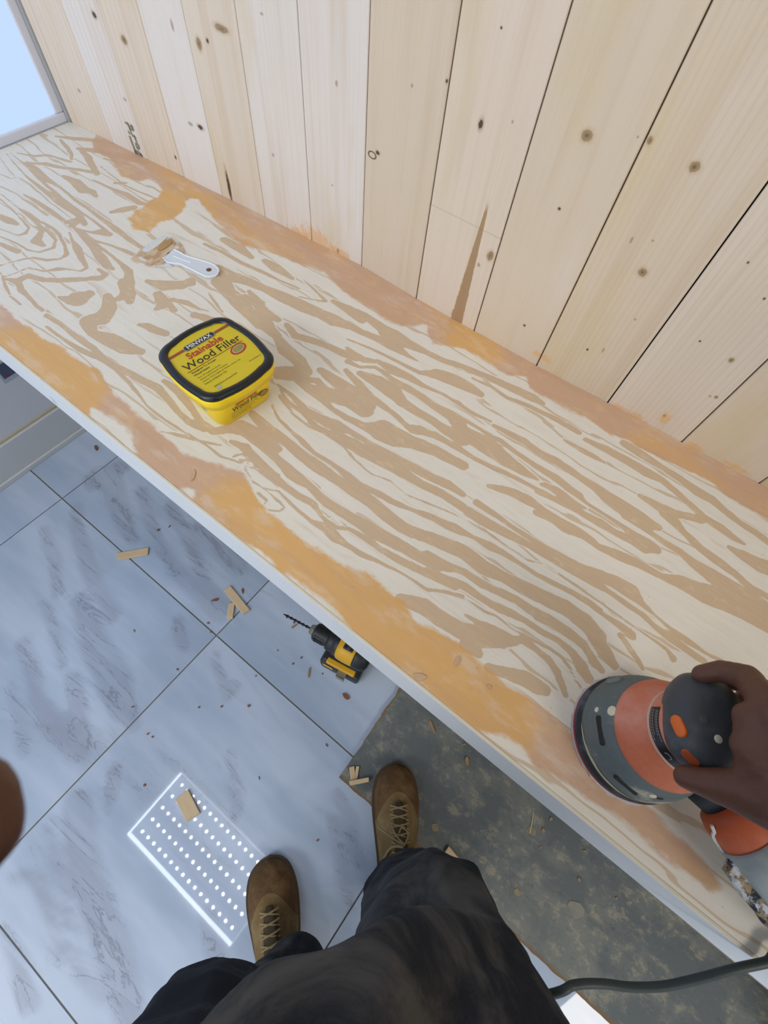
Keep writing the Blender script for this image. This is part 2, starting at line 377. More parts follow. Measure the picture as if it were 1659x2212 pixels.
bb = empty('baseboard_left', (WALLX, 0, 0)); tag(bb, kind='structure')
bbm = plain('baseboard_paint', 'c3c6c9', 0.4, 0.04)
for nm, lo, hi in (('board', (WALLX, Yf, 0.0), (WALLX + .012, 0.565, 0.118)), ('shoe_moulding', (WALLX + .012, Yf, 0.0), (WALLX + .020, 0.565, 0.016))):
    bm = bmesh.new(); bx(bm, lo, hi, 0.002); o = obj(nm, bm, bbm); o.parent = bb; o.matrix_parent_inverse = Matrix.Translation((-WALLX, 0, 0))
bm = bmesh.new(); bx(bm, (WALLX, Yf, 0.118), (WALLX + .005, 0.565, 0.1225)); o = obj('caulk_bead', bm, plain('yellowed_caulk', 'b5a98c', 0.6)); o.parent = bb; o.matrix_parent_inverse = Matrix.Translation((-WALLX, 0, 0))

# ---- floor of marble tiles, each a slab with its own veins
grout = plain('grout', '97917f', 0.9, 0.15, 200)
bm = bmesh.new(); bx(bm, (WALLX - .12, -2.4, -0.12), (2.4, 0.72, -0.0035)); floor = tag(obj('floor', bm, grout), kind='structure')
VEIN = parse('''240,0,30/300,200,40/330,330,30
420,0,100/470,150,120/540,300,150/600,420,160/650,560,130/700,640,60
380,400,60/400,560,110/430,700,80
120,220,60/150,330,80/200,500,100/300,650,130/420,770,120
60,430,40/100,600,40/130,780,40
420,1050,130/400,1250,150/450,1450,160/520,1650,180/600,1850,150/650,2050,150/700,2212,120
250,1180,60/300,1380,70/360,1550,60/350,1800,50/430,1950,60/540,2050,50
600,880,60/580,1020,50
620,850,30/600,960,30/560,1100,40
100,1420,60/200,1450,80/260,1650,80/330,1850,60
1090,1650,60/1130,1850,70/1160,2000,90
1200,800,30/1230,950,60/1260,1050,50/1215,1150,20
20,1720,50/100,1900,80/150,2100,90
930,100,60/960,250,40
1130,280,30/1190,500,30/1250,420,30''', 0, 1300, 2.4254, 0) + parse('''280,1200,40/350,1400,60/380,1600,50
480,1060,60/510,1250,70/570,1450,70/630,1600,80/720,1750,90
720,920,120/780,1100,100/850,1250,80
900,950,60/950,1100,60/1020,1300,40/1100,1450,60/1280,1600,60/1400,1750,60
1090,1050,60/1200,1250,70/1260,1400,60/1330,1560,60/1480,1700,50
1230,1200,100/1400,1300,120/1530,1440,90
620,880,160/760,800,120''', 0, 740, 2.9625, 0) + parse('''130,480,60/230,700,70/260,900,90/330,1100,60
60,700,40/130,950,60/160,1200,60/250,1500,70''', 700, 1600, 4.1475, 0)
def tile_mat():
    m = Mat('polished_marble_tile', 0.02, 0.5)
    # streaks run along the direction seen between the boots; Object Info random shifts each tile
    oi = m.n('ShaderNodeObjectInfo').outputs['Random']
    v = m.n('ShaderNodeTexCoord').outputs['Object']
    comb = m.n('ShaderNodeCombineXYZ'); m.put(comb.inputs[2], m.math('MULTIPLY', oi, 37.0))
    add = m.n('ShaderNodeVectorMath', operation='ADD'); m.put(add.inputs[0], v); m.put(add.inputs[1], comb.outputs[0])
    mp = m.n('ShaderNodeMapping'); m.put(mp.inputs[0], add.outputs[0]); mp.inputs[2].default_value = (0, 0, math.radians(54)); mp.inputs[3].default_value = (1.6, 7.5, 1)
    n1 = m.noise(mp.outputs[0], 1.0, 6, 0.6, 0.7)
    mp2 = m.n('ShaderNodeMapping'); m.put(mp2.inputs[0], add.outputs[0]); mp2.inputs[2].default_value = (0, 0, math.radians(58)); mp2.inputs[3].default_value = (3, 16, 1)
    n2 = m.noise(mp2.outputs[0], 1.0, 7, 0.65, 1.2)
    vd = m.math('MULTIPLY', m.attr('vein'), 1.0)                       # signed distance in cm, negative inside a traced vein
    f = m.step(m.math('ADD', vd, m.math('MULTIPLY', m.math('SUBTRACT', n2, 0.5), 6.0)), 1.3, -1.0)
    f2 = m.step(n1, 0.55, 0.78)
    thin = m.step(m.math('ABSOLUTE', m.math('SUBTRACT', n2, 0.5)), 0.018, 0.0)
    c = m.mix(m.step(m.noise(mp.outputs[0], 0.8, 4, 0.6), 0.35, 0.65), srgb('9dadc3'), srgb('b6c3d6'))
    c = m.mix(m.math('MULTIPLY', f2, 0.45), c, srgb('8a93a0')); c = m.mix(m.math('MULTIPLY', m.math('MULTIPLY', f, m.step(n2, 0.30, 0.62, 0.45, 1.0)), 0.52), c, srgb('858a9c'))
    c = m.mix(m.math('MULTIPLY', m.math('MULTIPLY', thin, m.math('ADD', f, f2, clamp=True)), 0.55), c, srgb('69707c'))
    m.base(c); return m.m
tm = tile_mat()
GX = [WALLX, -1.058, -0.441, 0.178, 0.797, 1.416, 2.035, 2.4]; GY = [-2.4, -1.912, -1.267, -0.622, 0.023, 0.64]
NT = 44
for i in range(len(GX) - 1):
    for j in range(len(GY) - 1):
        x0, x1, y0, y1 = GX[i] + .0016, GX[i + 1] - .0016, GY[j] + .0016, GY[j + 1] - .0016
        cx, cy = (x0 + x1) / 2, (y0 + y1) / 2; big = (i < 4 and j > 1); nn = NT if big else 6
        xs = np.linspace(x0, x1, nn); ys = np.linspace(y0, y1, nn); X, Y = np.meshgrid(xs, ys); X = X.ravel(); Y = Y.ravel()
        verts = [(a - cx, b - cy, 0.0) for a, b in zip(X, Y)]
        faces = [(r * nn + k, r * nn + k + 1, (r + 1) * nn + k + 1, (r + 1) * nn + k) for r in range(nn - 1) for k in range(nn - 1)]
        base_i = len(verts); ring = [0, nn - 1, nn * nn - 1, nn * (nn - 1)]
        verts += [(verts[r][0], verts[r][1], -0.008) for r in ring]
        for k in range(4): faces.append((ring[k], base_i + k, base_i + (k + 1) % 4, ring[(k + 1) % 4]))
        me = bpy.data.meshes.new('tile'); me.from_pydata(verts, [], faces)
        D = sdf_strokes(X, Y, VEIN, 0.08) * 100; set_attr(me, 'vein', np.concatenate([D, np.full(4, 8.0)]))
        o = link('tile', me, floor, tm); o.location = (cx, cy, 0)

# ---- ceiling with the dotted LED panel mirrored in the polished tiles
CH = 2.40
bm = bmesh.new(); bx(bm, (WALLX - .12, -2.4, CH), (2.4, 0.72, CH + .1)); tag(obj('ceiling', bm, plain('ceiling_paint', 'd0d0d0', 0.8, 0.02)), kind='structure')
k = (CAMZ + CH) / CAMZ
px0, px1, py0, py1 = -0.273 * k, 0.025 * k, -0.372 * k, -0.236 * k
pan = empty('ceiling_led_panel', ((px0 + px1) / 2, (py0 + py1) / 2, CH)); tag(pan, 'flat ceiling light panel with rows of bright dots, mirrored in the tiles', 'ceiling light')
mx, my = pan.location.x, pan.location.y
hx, hy = (px1 - px0) / 2, (py1 - py0) / 2
bm = bmesh.new(); bx(bm, (-hx, -hy, -0.018), (hx, hy, -0.002), 0.001); obj('diffuser', bm, emit('panel_diffuser', (0.72, 0.8, 1, 1), 2.2), pan)
eb = emit('panel_edge_glow', (0.8, 0.88, 1, 1), 13)
for lo, hi in (((-hx, -hy - .022, -.022), (hx, -hy, 0)), ((-hx - .012, -hy - .022, -.022), (-hx, hy, 0))):
    bm = bmesh.new(); bx(bm, lo, hi, 0.002); obj('edge_strip', bm, eb, pan)
eb2 = emit('panel_edge_dim', (0.8, 0.86, 1, 1), 4)
for lo, hi in (((-hx, hy, -.022), (hx, hy + .006, 0)), ((hx, -hy - .022, -.022), (hx + .006, hy + .006, 0))):
    bm = bmesh.new(); bx(bm, lo, hi, 0.002); obj('edge_strip', bm, eb2, pan)
em = emit('led_dot', (0.9, 0.95, 1, 1), 34)
bm = bmesh.new(); lathe(bm, [(0.0085, 0), (0.0085, -0.003), (0.004, -0.005)], 12)
me0 = bpy.data.meshes.new('led'); bm.to_mesh(me0); bm.free(); me0.materials.append(em)
for r in range(5):
    for q in range(16):
        o = bpy.data.objects.new('led', me0); C.objects.link(o); o.parent = pan
        o.location = (-hx + .05 + q * (2 * hx - .1) / 15, -hy + .045 + r * (2 * hy - .085) / 4, -0.018)

# ================================================================== BENCH
bench = empty('bench', (-0.2, 0.35, 0)); tag(bench, 'long plywood bench top with orange wood filler along both edges and pale front strip', 'bench')
def onb(o): o.parent = bench; o.matrix_parent_inverse = Matrix.Translation((0.2, -0.35, 0)); return o
GR = []
GR += parse('''60,260,14/150,370,18/250,470,22/360,560,40/470,640,60/540,700,60/600,740,50/700,800,60/760,890,50
90,250,10/220,350,20/330,460,30/450,570,30/560,660,22/700,760,22/830,850,22/930,930,30/1000,980,20
150,250,16/300,280,28/420,270,30/500,290,24/590,320,30/640,330,20
240,330,30/330,410,70/420,490,50/540,560,26/660,660,30/780,740,30/900,830,34/1050,940,60/1180,1040,50/1290,1110,40
280,340,30/420,350,50/540,380,40/700,400,34/820,420,40/880,440,26
560,455,30/680,510,90/750,580,100/830,600,60/860,640,40
500,100,24/640,120,50/780,130,60/900,150,40/1020,170,20
700,210,40/850,230,60/1000,250,70/1180,300,80/1300,340,70
720,220,40/790,290,60/830,370,60/870,440,50
540,130,20/600,200,36/640,260,30/640,310,24
930,300,20/1080,340,30/1200,360,20
900,370,12/1000,450,14/1120,540,20/1250,600,18/1400,660,14
1030,520,30/1130,520,30
830,490,8/1000,570,30/1130,620,60/1250,700,60/1350,720,30
1000,780,40/1100,760,80/1200,740,60
0,610,10/120,710,14/240,800,20/350,900,30/430,960,18/500,1030,24/480,1100,30/350,1140,16/250,1120,14/150,1060,14/0,1000,12
170,750,20/250,800,50/340,870,44
210,620,18/330,690,44/450,770,50/560,850,40
0,820,60/90,860,80/160,890,30
0,660,12/100,750,12/200,850,14/260,920,20/230,970,30/160,990,20/0,930,14
340,900,20/370,960,40/320,1040,90/390,1080,40
380,870,16/470,920,20/530,980,30/580,1080,26/600,1160,40/540,1200,24/420,1210,30/300,1190,20/220,1200,16/100,1230,14/0,1260,20
0,1060,30/80,1100,50/160,1130,60
600,870,50/700,850,80/650,900,60
620,960,14/650,1040,30/700,1120,70/730,1200,50/780,1280,30/720,1310,24/600,1290,20/520,1290,40/400,1310,18/250,1280,14/130,1330,14/40,1360,14
670,920,20/740,1000,40/830,1090,60/900,1180,90/960,1260,80/1010,1290,40
700,930,14/800,960,20/900,960,80/980,980,60
730,950,12/860,1040,20/1000,1080,20/1130,1130,40/1200,1160,40
780,1000,16/900,1100,22/1000,1170,30/1080,1240,40/1150,1310,70/1160,1420,100/1120,1530,110/1050,1560,60
60,1380,30/150,1400,80/250,1350,60/400,1390,60/600,1390,60/750,1380,50/900,1370,70/950,1340,40/880,1290,24
160,1400,60/190,1480,60/250,1530,40/330,1620,40/380,1660,40
20,1350,16/50,1450,24/90,1530,20/180,1610,20
1330,1400,40/1450,1430,80/1560,1450,80/1659,1440,60
1420,1500,40/1500,1580,60/1560,1659,60
0,440,10/100,480,12/160,470,10
0,290,10/60,380,10/130,460,12''', 0, 270, 4.1475, BZ)
GR += parse('''90,140,20/180,160,90/230,150,150/300,120,80
440,130,60/450,220,110/400,290,130/300,310,120/330,400,60/450,440,120/560,500,120/680,530,60
0,270,40/100,330,40/220,430,44/330,500,40/450,600,26/560,660,40/700,740,60/800,790,60/880,880,50/950,970,40/1020,1030,50/1130,1080,60
0,350,14/120,440,20/250,520,40/400,590,24/500,660,20/590,750,24/650,820,18/720,920,14/850,1020,12/1000,1110,14/1150,1200,16/1250,1280,20/1340,1310,14/1400,1330,10
560,30,90/590,120,100/600,170,60
740,30,50/850,60,90/960,50,90/1040,40,60
800,120,60/840,190,80/780,230,30
900,150,20/1000,170,30/1100,220,16/1160,240,14
1060,260,50/1180,300,60/1260,300,30
670,330,20/760,370,60/850,400,60
1220,30,80/1330,120,110/1450,250,100/1560,330,110/1620,400,60
1420,130,40/1550,220,60/1659,300,50
840,740,30/930,800,60/1000,880,60/1060,960,40/1110,1040,50/1200,1100,60/1330,1080,80/1450,1100,70/1560,1150,80/1659,1230,60
820,1100,14/950,1130,30/1100,1170,16/1250,1200,14
1400,1220,30/1500,1300,30/1600,1390,40/1659,1420,30
1350,1270,10/1440,1260,10/1500,1310,12/1490,1370,10/1430,1350,8
1385,1320,8/1440,1310,8/1450,1340,8
1430,1370,10/1470,1440,12/1540,1500,12/1620,1560,12/1659,1600,12
1480,1350,10/1560,1420,16/1659,1500,18''', 100, 600, 3.318, BZ)
GR += parse('''330,40,60/450,60,40/560,130,80/700,170,120/850,220,120/960,290,120
560,140,60/650,210,50/720,280,40/820,340,50/950,400,60/1080,430,180/1180,480,160/1300,520,110/1450,570,90/1600,650,80/1659,680,80
640,0,60/760,90,100/900,180,110/990,260,90
820,0,40/920,100,60/1000,190,50/1100,260,40/1200,350,30/1300,430,50/1450,460,60/1560,520,40/1659,580,24
920,20,50/1050,80,110/1150,150,120/1230,230,60/1330,300,60/1450,370,50/1560,440,80/1659,500,100
1070,0,30/1180,100,40/1320,170,40/1450,260,50/1560,330,60/1640,400,100
330,100,14/430,180,30/540,290,50/640,350,80/750,400,100/850,440,40/1000,530,40/1130,610,80/1250,670,70/1400,750,70/1550,820,70/1659,890,40
350,140,12/400,220,24/520,310,30/600,400,40/700,450,60/830,510,90/950,580,110/1080,650,90/1200,720,80/1350,810,70/1500,880,70/1659,980,70
340,180,14/440,310,20/550,400,24/660,450,14/800,540,12/880,640,12/1000,740,10/1130,790,10/1250,890,10/1400,950,14/1550,1010,10/1659,1060,8
290,250,20/340,350,20/430,440,30/500,500,40/590,590,30/720,670,30/830,750,50/930,830,50/1050,880,50/1150,940,40/1300,1000,30/1450,1060,60/1560,1120,60/1659,1180,20
150,310,50/260,420,90/380,500,70/500,600,80/620,690,90/750,780,70/880,870,80/1000,940,100/1100,1030,100/1230,1130,90/1380,1190,90/1520,1240,110/1659,1290,90
60,400,100/150,450,120/220,530,80/330,640,60/430,740,90/560,830,60/680,950,70/800,1020,80/920,1090,90/1050,1170,100/1200,1250,90/1350,1340,80/1500,1400,80/1659,1440,30
0,510,30/100,550,60/200,660,70/280,750,80/380,830,50/480,900,50/580,950,50/650,1050,30/720,1120,30/850,1140,40/950,1200,50/1080,1290,50/1200,1360,60/1330,1420,60/1450,1480,60/1600,1540,80
330,860,16/420,950,24/500,1020,24/570,1080,30/680,1130,80/740,1190,80/820,1250,40/930,1320,40/1050,1370,24/1180,1430,20/1300,1500,14/1400,1570,24/1550,1590,30/1659,1620,30
10,620,10/80,600,10/170,670,10/180,710,10/140,700,8
60,640,8/110,640,8/120,680,8
90,700,10/150,800,12/250,850,14/350,870,12
190,880,24/250,930,24/240,960,16
260,1000,20/340,1010,24/380,990,14/330,920,10/250,860,10
690,1050,8/740,1040,8/820,1110,8/760,1120,8/700,1060,8''', 500, 800, 3.318, BZ)
GR += parse('''560,430,100/680,480,110/800,580,110/950,650,80/1100,730,110/1250,800,110/1400,870,110/1540,970,110/1640,1080,110/1659,1190,60
400,500,80/560,570,50/680,620,60/800,700,60/950,770,60/1050,820,60/1150,890,70/1280,960,80/1420,1050,70/1530,1130,50/1590,1230,50/1659,1320,40
400,620,70/550,670,60/680,720,60/780,790,50/870,850,50/980,900,60/1100,960,40/1220,1040,40/1350,1110,40/1450,1200,50/1510,1290,80/1560,1380,80
420,740,24/560,760,24/700,820,14/820,900,20/900,930,14/1000,1010,12/1130,1090,14/1280,1160,14/1380,1230,14/1440,1330,20/1510,1450,14
220,810,80/380,860,120/500,950,110/650,1040,120/800,1080,160/950,1120,90/1080,1100,50/1180,1160,40/1270,1240,50/1340,1330,50/1370,1420,50/1400,1500,40
680,920,20/780,980,40/880,1030,60/1000,1100,80
700,1130,120/780,1200,60
850,1300,60/980,1340,80/1100,1380,110/1200,1440,110/1250,1460,80
480,240,50/600,300,70/740,370,30/850,430,70/950,480,50/1080,560,30/1200,640,30/1330,700,30/1450,760,40/1560,820,30/1659,890,20
700,180,80/850,270,80/1000,350,70/1150,430,50/1280,510,50/1420,600,40/1560,680,40/1659,740,30
760,120,50/900,210,40/1050,310,40/1200,410,50/1350,500,60/1500,590,70/1659,650,90
700,250,10/850,340,10/980,430,10/1130,530,12/1250,560,10/1400,660,8/1550,750,8/1659,820,10
850,0,40/1000,40,70/1130,100,80/1250,180,50/1400,270,60/1500,320,50/1600,400,50/1659,450,30''', 800, 1050, 3.318, BZ)
GR += parse('''0,520,50/120,580,40/200,640,50/330,690,50/450,770,50/600,830,80/750,900,60/900,980,50/1050,1030,110/1200,1100,160/1350,1150,170/1500,1230,150/1700,1340,150
0,370,30/150,430,50/300,510,40/450,590,60/560,660,50/680,720,60/780,760,110/860,790,60
60,320,40/180,390,70/260,450,50/350,490,20
0,200,30/150,290,50/260,370,60/350,450,24/480,530,24/600,610,30/700,680,50/800,740,70/860,780,60
0,80,60/150,170,50/300,260,50/420,340,70/530,430,110/650,510,130/760,580,120/870,630,60
620,550,30/750,620,40/900,720,50/1030,800,50/1130,890,80/1250,970,120/1400,1060,120/1550,1140,120/1700,1250,100
200,0,20/320,70,40/430,130,36/490,165,14
350,0,40/500,70,60/650,150,70/780,230,80/900,290,50/1000,370,50/1100,460,50/1200,560,60/1330,640,70/1420,710,50/1490,750,20
630,30,60/760,110,70/900,200,50/1030,280,60/1150,370,80/1260,430,70/1350,510,60/1450,590,50/1560,660,60/1700,760,60
740,400,30/880,480,80/1000,530,60/1100,550,60/1180,580,50
920,520,90/1000,600,70/1060,670,50/1180,780,60/1300,870,70/1420,960,60/1540,1060,50/1700,1150,50
1380,770,30/1480,830,80/1600,900,120/1700,930,120
0,740,40/150,820,50/300,910,60/430,970,80/560,1020,100/680,1090,120/760,1180,50/850,1260,24/950,1350,30/1080,1440,40/1200,1520,24/1350,1600,20
0,780,24/120,860,40/250,940,40/400,1020,50/520,1090,40/650,1180,50/760,1250,40/850,1340,40/960,1420,70/1080,1510,50/1200,1590,50
150,960,12/300,1060,10/420,1140,12/560,1240,10/700,1340,8/830,1430,10/930,1500,24/980,1570,50
0,970,24/130,1040,24/250,1090,30/380,1180,24/480,1250,30/600,1330,50/680,1400,70
600,1400,40/660,1480,40/710,1560,40/760,1640,40
0,1120,70/130,1170,70/260,1260,80/360,1350,70/440,1450,100/490,1530,110/560,1620,60
0,1270,50/120,1320,60/240,1400,50/340,1480,50/420,1600,60''', 1159, 950, 3.318, BZ)
GR += parse('''0,220,60/120,270,60/250,360,80/330,430,160/450,480,80/560,530,50/680,590,50/800,630,50/950,690,50/1080,740,60/1200,800,70/1330,860,80/1400,900,40
0,330,70/100,390,50/200,430,60/320,480,100/440,560,30/510,600,14
0,440,20/150,500,20/280,560,20/400,620,24/520,680,30/650,690,100/780,740,110/880,790,90/960,840,40
900,720,14/1030,780,24/1150,860,30/1300,920,40/1450,990,40/1580,1060,50/1659,1110,40
0,500,20/120,590,50/220,600,40/330,660,80/450,720,60/560,780,30/680,830,20/800,900,30/900,970,30/1030,1030,20
1050,1060,30/1150,1110,50/1270,1170,50/1370,1250,60/1500,1310,50/1659,1420,50
0,600,40/90,640,24/200,640,30/320,720,30/430,780,40/540,850,50/640,920,50/760,970,40/880,1040,30/980,1100,24/1100,1170,40/1220,1260,40/1350,1350,50/1500,1430,50/1659,1560,60
90,690,30/220,740,80/330,800,110/390,890,80/500,960,60/620,1030,60/720,1110,60/850,1120,120/1000,1200,150/1130,1300,120/1250,1380,80/1370,1450,20
0,690,24/120,800,40/220,900,40/330,970,40/430,1060,24/520,1080,50/650,1140,50/780,1210,50/900,1290,30/1050,1360,40/1200,1430,40/1330,1500,30/1450,1560,30/1600,1640,40
1390,1480,30/1500,1520,60/1600,1600,40''', 750, 600, 3.318, BZ)
GR += parse('''570,590,60/650,650,110/780,690,80/900,740,60/1030,800,100/1180,870,110/1300,920,90/1400,970,110/1500,1010,60
600,640,60/640,760,110/720,850,100/800,930,90/860,1010,60
790,760,30/860,850,80/900,940,80/950,1030,60/1000,1100,60/1050,1180,110/1150,1260,100/1200,1340,90/1000,1330,80
60,690,40/170,710,80/300,720,80/380,680,60
130,780,60/170,860,70
250,820,40/330,850,20/450,900,10
400,930,60/480,950,60
0,1000,30/60,1010,60/160,1060,50
900,540,40/980,590,80/1060,640,50/1100,670,30
470,420,20/600,480,30/740,560,30/880,620,24/1000,680,16/1150,740,14
1180,680,12/1260,750,20/1340,830,30/1300,830,14/1150,800,10
610,390,60/720,450,80/810,520,30
1390,830,40/1500,890,80/1600,960,80
1060,1000,40/1120,1080,60/1230,1110,60/1350,1150,60/1450,1200,60/1560,1240,60
500,770,14/560,860,20/600,910,14
1000,1330,50/1150,1390,60/1280,1400,50/1350,1480,60''', 300, 400, 3.318, BZ)
# filler spread over the plywood: polygons along the front and the back edge
def poly(txt): return parse(txt, 0, 0, 1.0, BZ, False)[0]
FRONT = poly('''-60,600 0,655 40,690 100,735 130,745 154,769 180,780 215,800 240,835 269,868 311,901 347,937 395,983 462,1001 522,1022 552,1070 578,1104 620,1140 669,1180 741,1219 801,1246 847,1288 870,1300 899,1339 981,1381 1041,1430 1101,1484 1162,1520 1225,1570 1300,1640 1380,1720 1460,1800 1540,1880 1580,1930 1540,1925 1460,1870 1380,1800 1300,1745 1240,1700 1190,1675 1150,1655 1125,1610 1100,1588 1050,1580 990,1545 940,1500 800,1400 700,1300 640,1255 602,1232 590,1210 570,1195 500,1160 415,1080 418,1060 395,1050 365,1060 300,985 285,940 250,910 215,885 195,880 190,905 150,872 100,830 0,752 -60,700''')
BACKP = poly('''205,290 250,270 330,310 400,350 500,400 600,450 700,500 800,545 900,600 1000,655 1100,715 1200,770 1300,820 1400,875 1500,925 1600,980 1700,1035 1700,1150 1659,1125 1588,1081 1504,1023 1437,996 1346,949 1235,889 1202,871 1142,838 1135,815 1097,811 1051,781 1006,751 935,745 919,702 865,705 810,675 752,641 743,632 701,587 616,560 556,539 526,530 481,496 430,430 410,428 390,462 371,476 345,478 320,502 290,495 275,472 330,430 356,415 325,386 300,392 262,382 240,345 200,322''')
def bench_mat():
    m = Mat('plywood_face', 0.55, 0.3)
    oc = m.coord('Object'); st = m.coord('Object', (9, 110, 1)); st2 = m.coord('Object', (30, 420, 1))
    n1 = m.noise(st, 1.0, 4, 0.6); n2 = m.noise(st2, 1.0, 2); n3 = m.noise(oc, 7, 3); n4 = m.noise(m.coord('Object', (45, 95, 1)), 1.0, 4, 0.65)
    ga = m.attr('grain'); g = m.math('ADD', ga, m.math('MULTIPLY', m.math('SUBTRACT', n1, 0.5), 6.0))
    g = m.math('ADD', g, m.math('MULTIPLY', m.math('SUBTRACT', n4, 0.5), 2.6))
    cream = m.mix(m.math('MULTIPLY', m.step(n1, 0.4, 0.75), 0.35), srgb('e2ddd2'), srgb('d8cfbc')); cream = m.mix(m.math('MULTIPLY', m.step(n2, 0.5, 0.8), 0.25), cream, srgb('cabb9c'))
    cream = m.mix(m.math('MULTIPLY', m.step(n3, 0.5, 0.75), 0.35), cream, srgb('dfd3ca'))
    tan = m.mix(n3, srgb('c9ae8c'), srgb('c3ab90')); tan = m.mix(m.math('MULTIPLY', m.step(n2, 0.42, 0.72), 0.35), tan, srgb('d8bd95')); tan = m.mix(m.math('MULTIPLY', m.step(n4, 0.56, 0.70), 0.45), tan, srgb('dccaa9'))
    c = m.mix(m.step(g, 0.7, -0.6, 0, 0.93), cream, tan)
    c = m.mix(m.math('MULTIPLY', m.step(m.math('ABSOLUTE', g), 0.7, 0.0), 0.25), c, srgb('b39367'))
    wv = m.n('ShaderNodeTexWave', wave_type='BANDS', bands_direction='Y'); m.put(wv.inputs[0], m.coord('Object', (0.22, 1, 1), (3, 1, 0), (0, 0, -0.045))); wv.inputs['Scale'].default_value = 10.5; wv.inputs['Distortion'].default_value = 6.5; wv.inputs['Detail'].default_value = 3; wv.inputs['Detail Scale'].default_value = 2.2; wv.inputs['Detail Roughness'].default_value = 0.6
    g2 = m.math('ADD', ga, m.math('MULTIPLY', m.math('SUBTRACT', m.noise(m.coord('Object', (7, 26, 1)), 1.0, 4, 0.6), 0.5), 9.0))
    ln = m.math('MULTIPLY', m.math('MULTIPLY', m.step(wv.outputs['Fac'], 0.93, 0.975), m.step(g2, 1.0, 2.5)), m.step(m.noise(m.coord('Object', (3, 12, 1), (5, 5, 0)), 1.0, 3), 0.42, 0.52))
    c = m.mix(m.math('MULTIPLY', ln, 0.75), c, srgb('c6ae8d'))

    nf = m.noise(m.coord('Object', (22, 40, 1)), 1.0, 5, 0.65)
    f = m.math('ADD', m.attr('fill'), m.math('MULTIPLY', m.math('SUBTRACT', nf, 0.5), 26.0))
    big = m.noise(m.coord('Object', (5, 14, 1)), 1.0, 3, 0.6)
    yel = m.attr('tone')
    fc = m.mix(m.step(m.math('ADD', big, m.math('MULTIPLY', yel, 0.6)), 0.42, 0.72), srgb('cba587'), srgb('d8a866'))
    fc = m.mix(m.math('MULTIPLY', m.step(nf, 0.52, 0.72), 0.45), fc, srgb('e2bf88'))
    brush = m.noise(m.coord('Object', (6, 60, 1)), 1.0, 4, 0.6); fc = m.mix(m.math('MULTIPLY', m.step(brush, 0.45, 0.7), 0.35), fc, srgb('bf9876'))
    c = m.mix(m.math('MULTIPLY', m.step(f, 3.0, -3.5), m.step(m.noise(m.coord('Object', (12, 30, 1), (9, 3, 0)), 1.0, 4, 0.7), 0.30, 0.5, 0.62, 0.94)), c, fc)
    sp = m.n('ShaderNodeTexVoronoi'); m.put(sp.inputs['Vector'], m.coord('Object', (38, 60, 1))); sp.inputs['Scale'].default_value = 1.0
    c = m.mix(m.step(sp.outputs['Distance'], 0.055, 0.03, 0, 0.35), c, srgb('9a7a5c'))
    m.base(c); m.bump(n2, 0.12, 0.0005); return m.m
x0, x1 = WALLX + 0.001, 1.10; dx = 0.0026
ns = int((x1 - x0) / dx); nv = 205
xs = np.linspace(x0, x1, ns); yb = np.array([back_y(x) for x in xs]) - 0.0005
T = np.linspace(0, 1, nv); YF = 0.1122
X = np.repeat(xs[None, :], nv, 0); Y = YF + T[:, None] * (yb[None, :] - YF)
Xf, Yf_ = X.ravel(), Y.ravel()
vs = np.stack([Xf + 0.2, Yf_ - 0.35, np.full(Xf.shape, BZ)], 1)
ii = np.arange(nv - 1)[:, None] * ns + np.arange(ns - 1)[None, :]
fs = np.stack([ii, ii + 1, ii + 1 + ns, ii + ns], -1).reshape(-1, 4)
me = bpy.data.meshes.new('bench_top')
ring = list(range(ns)) + [r * ns + ns - 1 for r in range(1, nv)] + [(nv - 1) * ns + q for q in range(ns - 2, -1, -1)] + [r * ns for r in range(nv - 2, 0, -1)]
nb = len(vs); low = vs[ring].copy(); low[:, 2] = BZ - 0.018
vs2 = np.concatenate([vs, low]); side = [(ring[k], nb + k, nb + (k + 1) % len(ring), ring[(k + 1) % len(ring)]) for k in range(len(ring))]
me.from_pydata(vs2.tolist(), [], fs.tolist() + side + [tuple(range(nb, nb + len(ring)))[::-1]])
pad = lambda a, v: np.concatenate([a, np.full(len(ring), v)])
set_attr(me, 'grain', pad(sdf_strokes(Xf, Yf_, GR, 0.012) * 1000, 9))
fill = np.minimum(sdf_poly(Xf, Yf_, FRONT), sdf_poly(Xf, Yf_, BACKP)) * 1000
set_attr(me, 'fill', pad(np.clip(fill, -40, 40), 40))
tone = np.zeros(Xf.shape)
for u, v, r, a in ((150, 830, .05, .8), (60, 760, .05, .8), (380, 450, .06, 1), (300, 480, .05, 1.1), (640, 1230, .06, .7), (760, 1330, .05, .6), (870, 1440, .04, 1), (1000, 1500, .05, .8), (1090, 1560, .04, .9), (500, 1120, .06, .5), (1030, 740, .05, .8), (250, 690, .03, .3), (400, 960, .07, -.5), (1200, 860, .1, -.4), (800, 630, .08, -.6), (1050, 1480, .05, -.3), (1300, 1750, .1, -.4)):
    p = P(u, v, BZ); tone += a * np.exp(-((Xf - p.x) ** 2 + (Yf_ - p.y) ** 2) / (r * r))
set_attr(me, 'tone', pad(tone, 0))
top = link('bench_top', me, bench, bench_mat())
